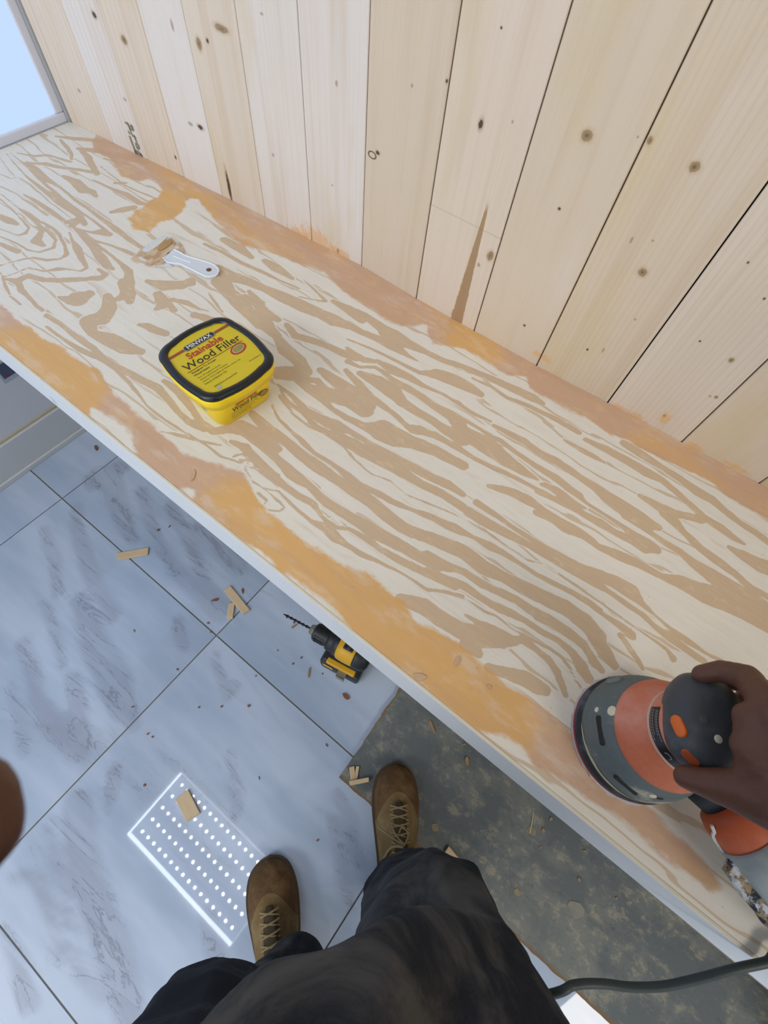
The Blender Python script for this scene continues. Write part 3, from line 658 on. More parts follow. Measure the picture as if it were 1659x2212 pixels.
# pale front strip standing on edge, flush with the plywood
m = Mat('primed_pine_edge', 0.6, 0.3); a = m.noise(m.coord('Object', (8, 300, 300)), 1.0, 3); b = m.noise(m.coord('Object'), 26, 4, 0.7)
cc = m.mix(a, srgb('cdd2d8'), srgb('dfe1e2')); cc = m.mix(m.step(b, 0.68, 0.74, 0, 0.55), cc, srgb('8d8c86'))
ge = m.n('ShaderNodeNewGeometry'); sp_ = m.n('ShaderNodeSeparateXYZ'); m.put(sp_.inputs[0], ge.outputs['Normal'])
topc = m.mix(m.noise(m.coord('Object', (14, 60, 1)), 1.0, 4), srgb('d3c4a6'), srgb('dddacd')); m.base(m.mix(m.step(sp_.outputs[2], 0.35, 0.8), cc, topc)); m.bump(a, 0.3, 0.0006)
bm = bmesh.new(); bx(bm, (x0, 0.1080, 0.6135), (x1, 0.1122, BZ - .0002), 0.001)
onb(obj('front_strip', bm, m.m))['label'] = 'whitish face strip on the front edge'
raw = plain('raw_plywood_edge', '9a8468', 0.8, 0.3, 60)
bm = bmesh.new(); bx(bm, (x0, 0.1135, 0.596), (-0.10, 0.150, 0.6720), 0.001); onb(obj('ledger', bm, raw))
bm = bmesh.new(); bx(bm, (x0, 0.55, 0.60), (-0.93, 0.566, 0.672)); onb(obj('cleat', bm, raw))
bm = bmesh.new(); bx(bm, (0.405, 0.1135, 0.575), (0.520, 0.150, 0.6720), 0.001); onb(obj('bracket_block', bm, raw))
bm = bmesh.new(); bx(bm, (0.95, 0.13, 0.0126), (0.99, 0.48, 0.6715), 0.001); onb(obj('support_post', bm, raw))

# ================================================================== TUB OF FILLER
def rrect(hx, hy, r, bulge=0.0, n=8):
    pts = []
    for cx, cy, a0 in ((hx - r, hy - r, 0), (-hx + r, hy - r, 90), (-hx + r, -hy + r, 180), (hx - r, -hy + r, 270)):
        for k in range(n + 1):
            a = math.radians(a0 + 90 * k / n); pts.append([cx + r * math.cos(a), cy + r * math.sin(a)])
        # bulged side towards the next corner
        nx = {0: (-hx + r, hy, hx - r, hy), 90: (-hx, -hy + r, -hx, hy - r), 180: (hx - r, -hy, -hx + r, -hy), 270: (hx, hy - r, hx, -hy + r)}[a0]
        ex, ey, sx, sy = nx
        for k in range(1, 6):
            t = k / 6; px_, py_ = sx + (ex - sx) * t, sy + (ey - sy) * t; b = bulge * 4 * t * (1 - t)
            L = math.hypot(px_, py_); nxn = {0: (0, 1), 90: (-1, 0), 180: (0, -1), 270: (1, 0)}[a0]
            pts.append([px_ + nxn[0] * b, py_ + nxn[1] * b])
    return pts
def rr3(hx, hy, r, z, bulge=0.0): return [(x, y, z) for x, y in rrect(hx, hy, r, bulge)]
def text(name, s, parent, mat, width=None, height=None, mtx=Matrix(), bold=0.0, depth=0.0003, shear=0.0):
    cu = bpy.data.curves.new('tmp', 'FONT'); cu.body = s; cu.size = 1; cu.offset = bold; cu.shear = shear; cu.resolution_u = 3
    o = bpy.data.objects.new('tmp', cu); C.objects.link(o); dg = bpy.context.evaluated_depsgraph_get(); dg.update()
    me = bpy.data.meshes.new_from_object(o.evaluated_get(dg)); bpy.data.objects.remove(o); bpy.data.curves.remove(cu)
    xs_ = [v.co.x for v in me.vertices]; ys_ = [v.co.y for v in me.vertices]
    w_, h_ = max(xs_) - min(xs_), max(ys_) - min(ys_); kx = width / w_ if width else height / h_; ky = height / h_ if height else kx
    cx_, cy_ = (max(xs_) + min(xs_)) / 2, (max(ys_) + min(ys_)) / 2
    for v in me.vertices: v.co = mtx @ Vector(((v.co.x - cx_) * kx, (v.co.y - cy_) * ky, depth))
    me.name = name; me.materials.clear(); return link(name, me, parent, mat)
tub = empty('filler_tub', (-0.4465, 0.2668, BZ), math.radians(-6)); tag(tub, 'square yellow plastic tub of wood filler with black-rimmed printed lid', 'tub')
yel = plain('yellow_plastic', 'ffe000', 0.35, 0.03, 30); lidy = plain('lid_print_yellow', 'd3bd1c', 0.4, 0.06, 60)
blk = plain('black_lid_rim', '14181c', 0.32, 0.2); red = plain('red_print', 'b83a1c', 0.5); dk = plain('black_print', '2c2613', 0.5); wht = plain('white_print', 'e8e8ea', 0.5); org = plain('rust_bar_print', '9b4a26', 0.5)
bm = bmesh.new(); loft(bm, [rr3(.0465, .0435, .016, 0.0), rr3(.0498, .0468, .018, .002), rr3(.0552, .0520, .020, .050), rr3(.0556, .0525, .020, .056)]); obj('body', bm, yel, tub, True)
bm = bmesh.new(); loft(bm, [rr3(.0555, .0525, .022, .046, .002), rr3(.0605, .0575, .024, .047, .003), rr3(.0625, .0595, .025, .063, .004), rr3(.0615, .0585, .025, .066, .004)]); obj('lid_skirt', bm, yel, tub, True)
bm = bmesh.new(); vs_ = loft(bm, [rr3(.0500, .0470, .018, .066, .003), rr3(.0615, .0585, .024, .0655, .004), rr3(.0625, .0595, .025, .0690, .004), rr3(.0600, .0570, .024, .0725, .004), rr3(.0560, .0530, .022, .0735, .004), rr3(.0525, .0495, .020, .0720, .004), rr3(.0515, .0485, .019, .068, .004)], cap=False)
A_, B_ = vs_[-1], vs_[0]
for q in range(len(A_)): bm.faces.new((A_[q], A_[(q + 1) % len(A_)], B_[(q + 1) % len(A_)], B_[q]))
obj('lid_rim', bm, blk, tub, True)
bm = bmesh.new(); loft(bm, [rr3(.0522, .0492, .0195, .0640, .004), rr3(.0522, .0492, .0195, .0700, .004)]); lid = obj('lid', bm, lidy, tub)
ZL = 0.0701
def LM(a, b, rot=0):      # a along the reading direction (+y), b up the lid (-x)
    return Matrix.Translation((-b, a, ZL)) @ Matrix.Rotation(math.radians(90 + rot), 4, 'Z')
def flat(name, pts, mat, par, mtx, z=0.0002, th=0.0002):
    bm = bmesh.new(); prism(bm, pts, z, z + th, mtx); return obj(name, bm, mat, par)
flat('printed_bar', [(-.0508, -.0022), (.0508, -.0022), (.0508, .0022), (-.0508, .0022)], org, lid, LM(0, .0375))
flat('name_plaque', [(-.0225, -.0048), (-.0255, 0), (-.0225, .0048), (.0225, .0048), (.0255, 0), (.0225, -.0048)], plain('plaque_grey', '8e8f86', .5), lid, LM(0, .0375), .0004)
flat('name_plaque', [(-.0212, -.0040), (-.024, 0), (-.0212, .0040), (.0212, .0040), (.024, 0), (.0212, -.0040)], plain('plaque_dark', '232628', .5), lid, LM(0, .0375), .0006)
text('lettering', 'MINWAX', lid, wht, .0385, .0066, LM(0, .0375), .012, .0009)
text('lettering', 'Stainable', lid, red, .056, .0115, LM(-.001, .0245), .022, .0004)
text('lettering', 'Wood Filler', lid, dk, .089, .0128, LM(.0005, .0098), .004, .0004)
flat('printed_rule', [(-.045, -.0004), (.044, -.0004), (.044, .0004), (-.045, .0004)], org, lid, LM(0, .0010))
text('lettering', 'Designed To Accept', lid, dk, .038, .0034, LM(-.0225, -.0035), .015, .0004)
text('lettering', 'Wood Stains', lid, dk, .024, .0030, LM(-.030, -.0085), .015, .0004)
for k_, (s_, w_) in enumerate((('Fast Strengthens Easily', .035), ('Resists Shrinking & Cracking', .042), ('Cleans Thoroughly & Water Clean Up', .060), ('Interior & Exterior Use', .034))):
    text('lettering', s_, lid, dk, w_, .0025, LM(-.040 + w_ / 2, -.0150 - .0047 * k_), .004, .0004)
text('lettering', '32 FL OZ (946 mL)', lid, dk, .019, .0026, LM(.036, -.036), .004, .0004)
text('lettering', 'NOTICE: Dries to Permanent Finish', lid, dk, .036, .0026, LM(-.016, -.0405), .004, .0004)
flat('print_mark', [(-.003, -.002), (.003, -.002), (.003, .002), (-.003, .002)], plain('pale_blue_print', '9fb0c4', .5), lid, LM(-.030, -.0455))
def seal(par, base, s=1.0):
    ell = lambda a, b, n=28: [(a * math.cos(2 * math.pi * q / n), b * math.sin(2 * math.pi * q / n)) for q in range(n)]
    flat('round_seal', ell(.0125 * s, .0085 * s), red, par, base, .0002); flat('round_seal', ell(.0095 * s, .0060 * s), wht, par, base, .0004)
    flat('round_seal', ell(.0090 * s, .0055 * s), plain('seal_green', '9b9c4a', .6, .4, 300), par, base, .0006)
seal(lid, LM(.0305, -.0075, 10))
# front face print (+x side)
slope = math.atan2(.0095 - .003, .05)
def FM(a, z): return Matrix.Translation((.0500 + (z) * .11 + .0004, a, z)) @ Matrix.Rotation(-slope * 0 + 0, 4, 'Y') @ Matrix.Rotation(math.radians(6.3), 4, 'Y') @ Matrix.Rotation(math.radians(90), 4, 'Z') @ Matrix.Rotation(math.radians(90), 4, 'X')
flat('printed_rule', [(-.020, -.0004), (.020, -.0004), (.020, .0004), (-.020, .0004)], dk, tub, FM(.000, .0425), 0)
text('lettering', 'Stainable', tub, red, .036, .0080, FM(-.002, .0365), .022)
text('lettering', 'Wood Filler', tub, dk, .052, .0088, FM(.000, .0275), .006)
for k_, s_ in enumerate(('Instantly Paints, Stains & Tough', 'Resists Shrinking & Cracking', 'Interior & Exterior Use')):
    text('lettering', s_, tub, dk, (.044, .040, .032)[k_], .0026, FM(-.006 - .003 * k_, .0205 - .0045 * k_), .004)
text('lettering', '32 FL OZ (946 mL)', tub, dk, .018, .0022, FM(.024, .0165), .004)
seal(tub, FM(.028, .0225), 0.62)
bm = bmesh.new(); MB = Matrix.Translation((.012, -.0497, .028)) @ Matrix.Rotation(math.radians(90 + 7), 4, 'X')
prism(bm, [(-.014, -.011), (.014, -.011), (.014, .011), (-.014, .011)], .0003, .0006, MB); bc = obj('barcode_label', bm, wht, tub)
for q in range(9):
    bm = bmesh.new(); x_ = -.0105 + q * .0026; prism(bm, [(x_, -.009), (x_ + (.0013 if q % 3 else .0019), -.009), (x_ + (.0013 if q % 3 else .0019), .009), (x_, .009)], .0006, .0008, MB); obj('bar', bm, dk, bc)

# ================================================================== PUTTY KNIFE
kn = empty('putty_knife', tuple(P(400, 560, BZ)), 0); tag(kn, 'white plastic putty knife smeared with filler, lying on the plywood', 'putty knife')
kp = plain('white_nylon', 'd3dae2', 0.3, 0.04)
def kpt(x, y): p = P(250 + x / 6.144, 480 + y / 6.144, BZ); return (p.x - kn.location.x, p.y - kn.location.y)
blade = [kpt(*q) for q in [(195, 500), (330, 385), (480, 275), (620, 200), (740, 205), (870, 300), (912, 390), (905, 445), (700, 400), (640, 500), (690, 560), (760, 590), (640, 597), (520, 603), (400, 585), (300, 550)]]
bm = bmesh.new(); prism(bm, blade, 0.0004, 0.0022); _bl = Mat('filler_stained_nylon', .6, .3); _bl.base(_bl.mix(_bl.step(_bl.noise(_bl.coord('Object', (45, 30, 1)), 1, 4), .45, .6), srgb('d3dae2'), srgb('c9ad8c'))); obj('blade', bm, _bl.m, kn)
hole_c = kpt(1245, 662)
outl = [kpt(*q) for q in [(640, 500), (780, 395), (860, 430), (935, 475), (1080, 520), (1230, 565), (1320, 605), (1370, 655), (1365, 705), (1330, 740), (1270, 753), (1200, 748), (1120, 710), (980, 640), (860, 585), (770, 578), (690, 560)]]
bm = bmesh.new(); prism(bm, outl, 0.0008, 0.0042); hd = obj('handle', bm, kp, kn)
bm = bmesh.new(); c0 = Vector((*hole_c, 0)); prism(bm, [(c0.x + .0045 * math.cos(a), c0.y + .0045 * math.sin(a)) for a in np.linspace(0, 6.28, 17)[:-1]], .0043, .00455); obj('hanging_hole', bm, plain('hole_brown', '6e4b36', .8), hd)
rim = [Vector((*p, 0.0046)) for p in outl]
bm = bmesh.new(); tube(bm, rim[1:] + [rim[0]], 0.0011, 6, 3); obj('raised_rim', bm, plain('white_nylon_bright', 'e9eef3', .25, .02), hd)
bm = bmesh.new(); tube(bm, [Vector((*kpt(*q), 0.0046)) for q in ((770, 480), (900, 530), (1010, 570))], 0.0008, 6, 3); obj('raised_rib', bm, plain('white_nylon_rib', 'e9eef3', .25, .02), hd)
sm = Mat('drying_filler', 0.7, 0.3); sm.base(sm.mix(sm.step(sm.noise(sm.coord('Object', (70, 40, 1)), 1, 4), .4, .6), srgb('b89673'), srgb('cfba9c'))); sm.bump(sm.noise(sm.coord('Object', (200, 90, 1)), 1, 3), .6, .001)
for pts in ([(205, 505), (340, 400), (430, 420), (560, 330), (640, 270), (740, 215), (800, 290), (770, 380), (700, 420), (640, 510), (690, 545), (560, 590), (440, 590), (320, 555)], [(820, 330), (860, 305), (880, 330), (850, 355)]):
    bm = bmesh.new(); prism(bm, [kpt(*q) for q in pts], 0.0022, 0.0030); obj('dried_filler', bm, sm.m, kn)
sm2 = plain('white_smear', 'dcd9d2', .6)
for pts in ([(420, 370), (520, 290), (640, 200), (700, 215), (620, 290), (520, 370), (440, 420)], [(300, 490), (350, 485), (430, 530), (420, 545), (350, 530)]):
    bm = bmesh.new(); prism(bm, [kpt(*q) for q in pts], 0.0030, 0.0035); obj('dried_filler', bm, sm2, kn)
bm = bmesh.new(); prism(bm, [kpt(*q) for q in [(560, 390), (600, 330), (680, 270), (750, 250), (770, 290), (700, 350), (640, 390), (600, 410)]], 0.0030, 0.0045); obj('dried_filler', bm, plain('ochre_filler', 'b99663', .7, .3, 120), kn)

# ================================================================== DRILL
dr = empty('cordless_drill', (-0.3024, 0.1464, 0), math.radians(11)); tag(dr, 'yellow and black cordless drill standing on its battery under the bench edge', 'drill')
dy = plain('drill_yellow', 'd9a410', 0.45, .1); dkp = plain('drill_black', '1d2124', 0.5, .3, 60); met = plain('chuck_steel', 'a8a392', 0.35, .2, 90, metal=.8); bitm = plain('black_oxide', '30282c', 0.4, .3, 200, metal=.6)
XM = Matrix.Translation((0, 0, .165)) @ Matrix.Rotation(math.radians(90), 4, 'Y')
bm = bmesh.new(); rings = []
for q in range(40):
    x_ = q / 39 * .078; a0 = q * .62; r1, r2 = (.0034, .0019) if q > 2 else (.0008 + .0010 * q, .0008)
    rings.append([Vector((x_, (r1 * math.cos(t_)) * math.cos(a0) - (r2 * math.sin(t_)) * math.sin(a0), .165 + (r1 * math.cos(t_)) * math.sin(a0) + (r2 * math.sin(t_)) * math.cos(a0))) for t_ in np.linspace(0, 2 * math.pi, 11)[:-1]])
loft(bm, rings); obj('drill_bit', bm, bitm, dr, True)
bm = bmesh.new(); lathe(bm, [(.006, .070), (.010, .071), (.0135, .080), (.0150, .082)], 28, XM); obj('chuck_jaws', bm, met, dr, True)
bm = bmesh.new(); lathe(bm, [(.0150, .081), (.0195, .084), (.0205, .105), (.0205, .118), (.0195, .1185)], 28, XM)
for q in range(14):
    a = q * 2 * math.pi / 14; bx(bm, (.088, .0195, -.0012), (.112, .0215, .0012), 0, Matrix.Translation((0, 0, .165)) @ Matrix.Rotation(a, 4, 'X'))
obj('chuck', bm, dkp, dr)
bm = bmesh.new(); lathe(bm, [(.020, .118), (.0245, .119), (.0255, .128), (.0245, .134), (.0270, .136), (.0285, .150), (.028, .151)], 32, XM); obj('torque_collar', bm, dkp, dr, True)
bm = bmesh.new(); rings = []
for x_, r_, s_ in ((.146, .027, 1), (.150, .0300, 1), (.165, .0315, 1), (.190, .031, 1), (.205, .0295, 1), (.213, .0250, 1)):
    rings.append([Vector((x_, (abs(math.cos(t_)) ** .8) * math.copysign(r_, math.cos(t_)), .165 + (abs(math.sin(t_)) ** .8) * math.copysign(r_ * 1.08, math.sin(t_)))) for t_ in np.linspace(0, 2 * math.pi, 29)[:-1]])
loft(bm, rings); obj('motor_housing', bm, dy, dr, True)
bm = bmesh.new(); bx(bm, (.158, -.011, .1925), (.182, .011, .2000), .003); pl = obj('speed_selector', bm, dkp, dr)
bm = bmesh.new(); bx(bm, (.1665, -.0085, .2000), (.1755, .0085, .2030), .002); obj('selector_slide', bm, plain('selector_grey', '3b332a', .5), pl)
bm = bmesh.new(); rings = []
for x_, r_ in ((.188, .0318), (.192, .0325), (.206, .0318), (.218, .0270), (.222, .018)):
    rings.append([Vector((x_, (abs(math.cos(t_)) ** .8) * math.copysign(r_, math.cos(t_)), .165 + (abs(math.sin(t_)) ** .8) * math.copysign(r_ * 1.08, math.sin(t_)))) for t_ in np.linspace(0, 2 * math.pi, 29)[:-1]])
loft(bm, rings); obj('rear_grip', bm, dkp, dr, True)
bm = bmesh.new(); rings = []
for z_, xc, rx, ry in ((.150, .180, .022, .019), (.125, .178, .020, .018), (.095, .172, .019, .0175), (.070, .166, .022, .020)):
    rings.append([Vector((xc + rx * math.cos(t_), ry * math.sin(t_), z_)) for t_ in np.linspace(0, 2 * math.pi, 25)[:-1]])
loft(bm, rings); obj('handle', bm, dkp, dr, True)
bm = bmesh.new(); bx(bm, (.138, -.010, .118), (.160, .010, .140), .004); obj('trigger', bm, dkp, dr)
bm = bmesh.new(); bx(bm, (.112, -.0330, .055), (.205, .0330, .070), .006); ft = obj('foot', bm, dkp, dr)
bm = bmesh.new(); bx(bm, (.125, -.0345, .058), (.200, -.020, .0712), .003); obj('foot_stripe', bm, dy, ft)
bm = bmesh.new(); bx(bm, (.108, -.0375, .0), (.212, .0375, .055), .007); bt = obj('battery', bm, dkp, dr)
bm = bmesh.new(); bx(bm, (.118, -.0385, .034), (.145, -.0368, .052), .001); obj('battery_latch', bm, dy, bt)
bm = bmesh.new(); bx(bm, (.160, -.0500, .030), (.182, -.0465, .062), .001); bx(bm, (.160, -.0500, .058), (.182, -.034, .062), .001); obj('belt_clip', bm, met, dr)

# ================================================================== BOARD ON THE FLOOR
mt = Mat('trodden_grey_board', 0.75, 0.25)
nA = mt.noise(mt.coord('Object', (9, 12, 1)), 1, 6, .65, .2); nB = mt.noise(mt.coord('Object', (34, 42, 1)), 1, 6, .72, .1); nC = mt.noise(mt.coord('Object', (3, 4, 1)), 1, 2)
cc = mt.mix(nC, srgb('5c6265'), srgb('666c6c')); cc = mt.mix(mt.math('MULTIPLY', mt.step(mt.math('ADD', mt.math('MULTIPLY', nA, .6), mt.math('MULTIPLY', nC, .4)), .44, .60), .6), cc, srgb('84857d'))
cc = mt.mix(mt.math('MULTIPLY', mt.math('MULTIPLY', mt.step(nB, .50, .60), mt.step(nA, .40, .56)), .5), cc, srgb('a19a84')); cc = mt.mix(mt.math('MULTIPLY', mt.step(nB, .42, .30), .5), cc, srgb('484d50'))
ed = mt.attr('edge'); cc = mt.mix(mt.step(mt.math('ADD', ed, mt.math('MULTIPLY', mt.math('SUBTRACT', nB, .5), .02)), .0100, .002), cc, srgb('7b6549')); cc = mt.mix(mt.step(ed, -.0005, -.001), cc, srgb('6f4a26'))
mt.base(cc); mt.bump(nB, .5, .002)
XA, XB, YA, YB = 0.000, 1.30, -0.028, 0.50; ed_n = 140
gx = np.linspace(XA, XB, 201); gy = np.linspace(YA, YB, 81); GXm, GYm = np.meshgrid(gx, gy); Xr, Yr = GXm.ravel().copy(), GYm.ravel().copy()
edg = np.minimum(np.minimum(Xr - XA, XB - Xr), np.minimum(Yr - YA, YB - Yr))
jit = np.array([mnoise.noise(Vector((a * 30, b * 30, 0))) * .003 + mnoise.noise(Vector((a * 120, b * 120, 4))) * .0012 for a, b in zip(Xr, Yr)])
Xr += np.where(edg < .0001, jit, 0) - np.where(np.isclose(GXm.ravel(), XA), (Yr - .214) * .03, 0); Yr += np.where(edg < .0001, jit, 0)
nn, mm = 201, 81; vv = [(a, b, .0125) for a, b in zip(Xr, Yr)]
ff = [(r * nn + q, r * nn + q + 1, (r + 1) * nn + q + 1, (r + 1) * nn + q) for r in range(mm - 1) for q in range(nn - 1)]
rg = list(range(nn)) + [r * nn + nn - 1 for r in range(1, mm)] + [(mm - 1) * nn + q for q in range(nn - 2, -1, -1)] + [r * nn for r in range(mm - 2, 0, -1)]
b0 = len(vv); vv += [(vv[r][0], vv[r][1], .0004) for r in rg]; ff += [(rg[q], b0 + q, b0 + (q + 1) % len(rg), rg[(q + 1) % len(rg)]) for q in range(len(rg))]
me = bpy.data.meshes.new('floor_board'); me.from_pydata(vv, [], ff); set_attr(me, 'edge', np.concatenate([edg, np.full(len(rg), -.002)]))
# top-level slab, origin at its own corner
mb_ = link('underlay_sheet', me, None, mt.m)
for u_, v_, s_ in ((1245, 1965, .020), (1150, 1795, .012), (940, 1788, .010), (1118, 1928, .009)):
    bm = bmesh.new(); c_ = P(u_, v_, .0125); rnd = random.Random(u_); prism(bm, [(c_.x + s_ * (.6 + .5 * rnd.random()) * math.cos(q * .7), c_.y + s_ * (.5 + .4 * rnd.random()) * math.sin(q * .7)) for q in range(9)], .0126, .0134); obj('plaster_spot', bm, plain('plaster_spot', '8f8c80' if s_ > .015 else '94876a', .8, .35, 90), mb_)
tag(mb_, 'dirty grey sheet of board with brown worn edges lying on the tiles', 'board')

# small label stuck on the left wall below the bench
ls = empty('wall_label', (WALLX, .16, .28)); tag(ls, 'small dark label with a white border stuck on the wall under the bench', 'label')
bm = bmesh.new(); bx(bm, (0, -.030, -.022), (.0006, .018, .034)); obj('paper', bm, plain('label_paper', 'a9b2c4', .5), ls)
bm = bmesh.new(); bx(bm, (.0006, -.024, -.010), (.0010, .014, .030)); obj('printed_panel', bm, plain('label_slate', '46506a', .5), ls)
bm = bmesh.new(); prism(bm, [(.004 * math.cos(a), .004 * math.sin(a)) for a in np.linspace(0, 6.28, 13)[:-1]], .0, .0003, Matrix.Translation((.0010, -.012, -.006)) @ Matrix.Rotation(math.radians(90), 4, 'Y')); obj('printed_dot', bm, plain('label_red', '7a3048', .5), ls)

# ================================================================== OFFCUTS AND CHIPS
pine = Mat('pine_offcut', .6, .3); a = pine.noise(pine.coord('Object', (30, 260, 260)), 1, 3); pine.base(pine.mix(a, srgb('c4a984'), srgb('d6c19d'))); pine = pine.m
def offcut(u0, v0, u1, v1, wpx, th, z, label, cat='offcut', rz_=0, nm='wood_offcut'):
    p, q = P(u0, v0, z + th), P(u1, v1, z + th); d = (q - p); L = d.length
    depth = float(R[2] @ np.array([p.x, p.y, z - CAMZ])); wd = wpx * depth / FPX
    o_bm = bmesh.new(); bx(o_bm, (-L / 2, -wd / 2, 0), (L / 2, wd / 2, th), min(.0012, th * .25))
    for v in o_bm.verts: v.co.x += v.co.y * .12 * (1 if v.co.x > 0 else -.6)
    o = obj(nm, o_bm, pine); o.location = ((p.x + q.x) / 2, (p.y + q.y) / 2, z); o.rotation_euler = (0, 0, math.atan2(d.y, d.x))
    return tag(o, label, cat)
offcut(252, 1202, 320, 1190, 17, .005, .0002, 'flat wooden shim lying alone across a tile joint')
offcut(490, 1270, 532, 1322, 17, .006, .0002, 'larger of two little wood strips near the tile corner')
offcut(500, 1302, 496, 1336, 13, .005, .0002, 'smaller of two little wood strips near the tile corner')
offcut(392, 1716, 417, 1766, 30, .006, .0002, 'wood block lying on the mirrored light dots')
offcut(760, 1656, 764, 1690, 11, .005, .0130, 'upright-lying splinter at the corner of the grey sheet')
offcut(773, 1655, 768, 1684, 7, .004, .0130, 'thin splinter between two others at the sheet corner')
offcut(755, 1692, 797, 1684, 9, .006, .0190, 'horizontal wood splinter resting at the corner of the grey sheet')
offcut(965, 1835, 1010, 1890, 16, .008, .0130, 'pine strip half hidden behind the trouser leg')
chipm = [plain('chip_rust', '8a5a3e', .8, .3, 300), plain('chip_tan', 'a98a63', .8, .3, 300)]
def chip(u, v, s, z, asp=1.4, mi=0, h=.0022):
    s *= .78; rnd = random.Random(u * 7 + v); bm = bmesh.new(); n_ = 7; pts = []
    for k_ in range(n_):
        a = 2 * math.pi * k_ / n_; r_ = s * (.7 + .5 * rnd.random()); pts.append((r_ * math.cos(a) * asp, r_ * math.sin(a) / asp))
    prism(bm, pts, 0, h * (.6 + rnd.random() * .6)); o = obj('wood_chip', bm, chipm[mi]); p = P(u, v, z)
    o.location = (p.x, p.y, z + .0002); o.rotation_euler = (0, 0, rnd.random() * 6); return o
for (u, v, s, mi, asp) in [(343, 1145, .0050, 0, 1.2), (367, 1137, .0038, 0, 1.6), (290, 1363, .0035, 1, 1.8), (450, 1346, .0036, 0, 1.2), (456, 1365, .003, 0, 1.5), (384, 1446, .0033, 0, 1.2), (430, 1528, .0032, 0, 1.1), (479, 1526, .0034, 0, 1.1), (538, 1525, .0040, 0, 1.1),
        (320, 1585, .0036, 0, 1.2), (330, 1592, .003, 0, 1.1), (313, 1696, .0038, 0, 1.1), (287, 1527, .003, 0, 1.7), (706, 1610, .0036, 0, 1.8), (633, 1434, .003, 0, 1), (651, 1421, .003, 0, 1.1), (697, 1455, .003, 0, 1.2), (635, 1345, .003, 0, 1.3), (620, 1334, .003, 0, 1.2), (560, 1680, .003, 0, 1.8), (686, 1815, .003, 0, 1.4), (553, 1460, .0025, 0, 1.4), (600, 1405, .0025, 0, 1.2)]:
    tag(chip(u, v, s, 0, asp, mi), 'tiny brown wood crumb scattered on the marble tiles', 'wood chip', 'crumbs on the tiles')
for (u, v, s, mi, asp, lab) in [(122, 969, .010, 1, 1.3, 'squarish wood bit lying against the baseboard'), (208, 968, .0085, 0, 1.6, 'curled wood bit on the tile under the bench, near the wall'), (465, 1296, .008, 0, 1.7, 'orange curl of wood beside the two little strips'), (524, 1276, .006, 0, 1.7, 'brown curl just above the larger wood strip'),
        (748, 1506, .011, 0, 1.3, 'orange-brown wood curl on the tile below the drill'), (668, 1452, .007, 1, 2.4, 'slender tan splinter left of the drill'), (637, 1352, .007, 1, 2.2, 'tan splinter under the tip of the drill bit')]:
    tag(chip(u, v, s, 0, asp, mi, .004), lab, 'wood chip')
for (u, v, s, asp) in [(1003, 1608, .004, 1.2), (1189, 1769, .005, 1.2), (1173, 1794, .0055, 1.1), (1262, 1838, .003, 1.6), (1168, 1830, .003, 1), (1250, 1900, .004, 1.2), (1330, 1940, .003, 1.2)]:
    tag(chip(u, v, s, .0127, asp, 1, .003), 'small tan wood crumb on the grey sheet', 'wood chip', 'crumbs on the grey sheet')
tag(chip(932, 1568, .010, .0127, 2.0, 1, .004), 'long tan wood curl on the grey sheet beside the boot toe', 'wood chip')
tag(chip(1008, 1645, .008, .0127, 1.6, 1, .004), 'tan wood curl near the middle of the grey sheet, by the bench edge', 'wood chip')
sl = empty('wood_sliver', tuple(P(1147, 1775, .0145))); tag(sl, 'pale needle-like wood sliver on the grey sheet', 'wood chip')
bm = bmesh.new(); q0, q1 = P(1152, 1752, .014), P(1144, 1800, .014); tube(bm, [q0 - sl.location, (q0 + q1) / 2 - sl.location + Vector((.001, 0, .001)), q1 - sl.location], .0011, 6, 4); obj('fibre', bm, plain('pale_fibre', 'c9bfa0', .7), sl)
for (u, v, s, asp, lab) in [(415, 1030, .0075, 1.7, 'torn knot flake sitting in the front filler band'), (908, 1462, .0075, 1.3, 'pale square flake at the front edge of the plywood'), (988, 1428, .0055, 1.5, 'pale flake pressed in the front filler band'), (1056, 1484, .003, 1.4, 'tiny pale flake left of the sander')]:
    o = chip(u, v, s, BZ, asp, 1, .0014); o.data.materials.clear(); o.data.materials.append(plain('wood_flake', 'cfae8c', .7, .2, 200)); tag(o, lab, 'wood flake')

# ================================================================== SANDER
SX, SY = 0.2280, 0.2090
sa = empty('orbital_sander', (SX, SY, BZ)); tag(sa, 'dusty orange and grey palm sander held on the plywood', 'sander')
sd_org = dusty('sander_orange', 'bd6a4c', 'cc9a8e', .7, 16, .6, .40, .72); sd_gr = dusty('sander_grey_dusty', '5a6568', 'c0bfa8', .85, 15, .6, .50, .66); sd_dk = dusty('sander_rubber_dark', '272d34', '6d7580', .5, 40, .6)
cap_m = dusty('sander_soft_cap', '41454a', '7d838b', .4, 28, .5, .45, .8)
bm = bmesh.new(); rr = []
for zc, rad in ((0.0006, .0615), (.0022, .0622)):
    ring_ = []
    for q in range(96):
        a = 2 * math.pi * q / 96; j = .0026 * mnoise.noise(Vector((math.cos(a) * 7, math.sin(a) * 7, 2))) + .0020 * mnoise.noise(Vector((math.cos(a) * 30, math.sin(a) * 30, 5)))
        ring_.append(Vector(((rad + .0018 + j) * math.cos(a), (rad + .0018 + j) * math.sin(a), zc + .0006 * mnoise.noise(Vector((a * 9, 1, 1))))))
    rr.append(ring_)
loft(bm, rr); obj('sanding_disc', bm, plain('sandpaper_edge', 'd2cfd2', .8, .2, 200), sa)
bm = bmesh.new(); lathe(bm, [(.0590, .0022), (.0618, .0026), (.0618, .0062), (.0600, .0064)], 64); obj('hook_pad', bm, plain('red_foam', '9d3340', .8, .2, 90), sa, True)
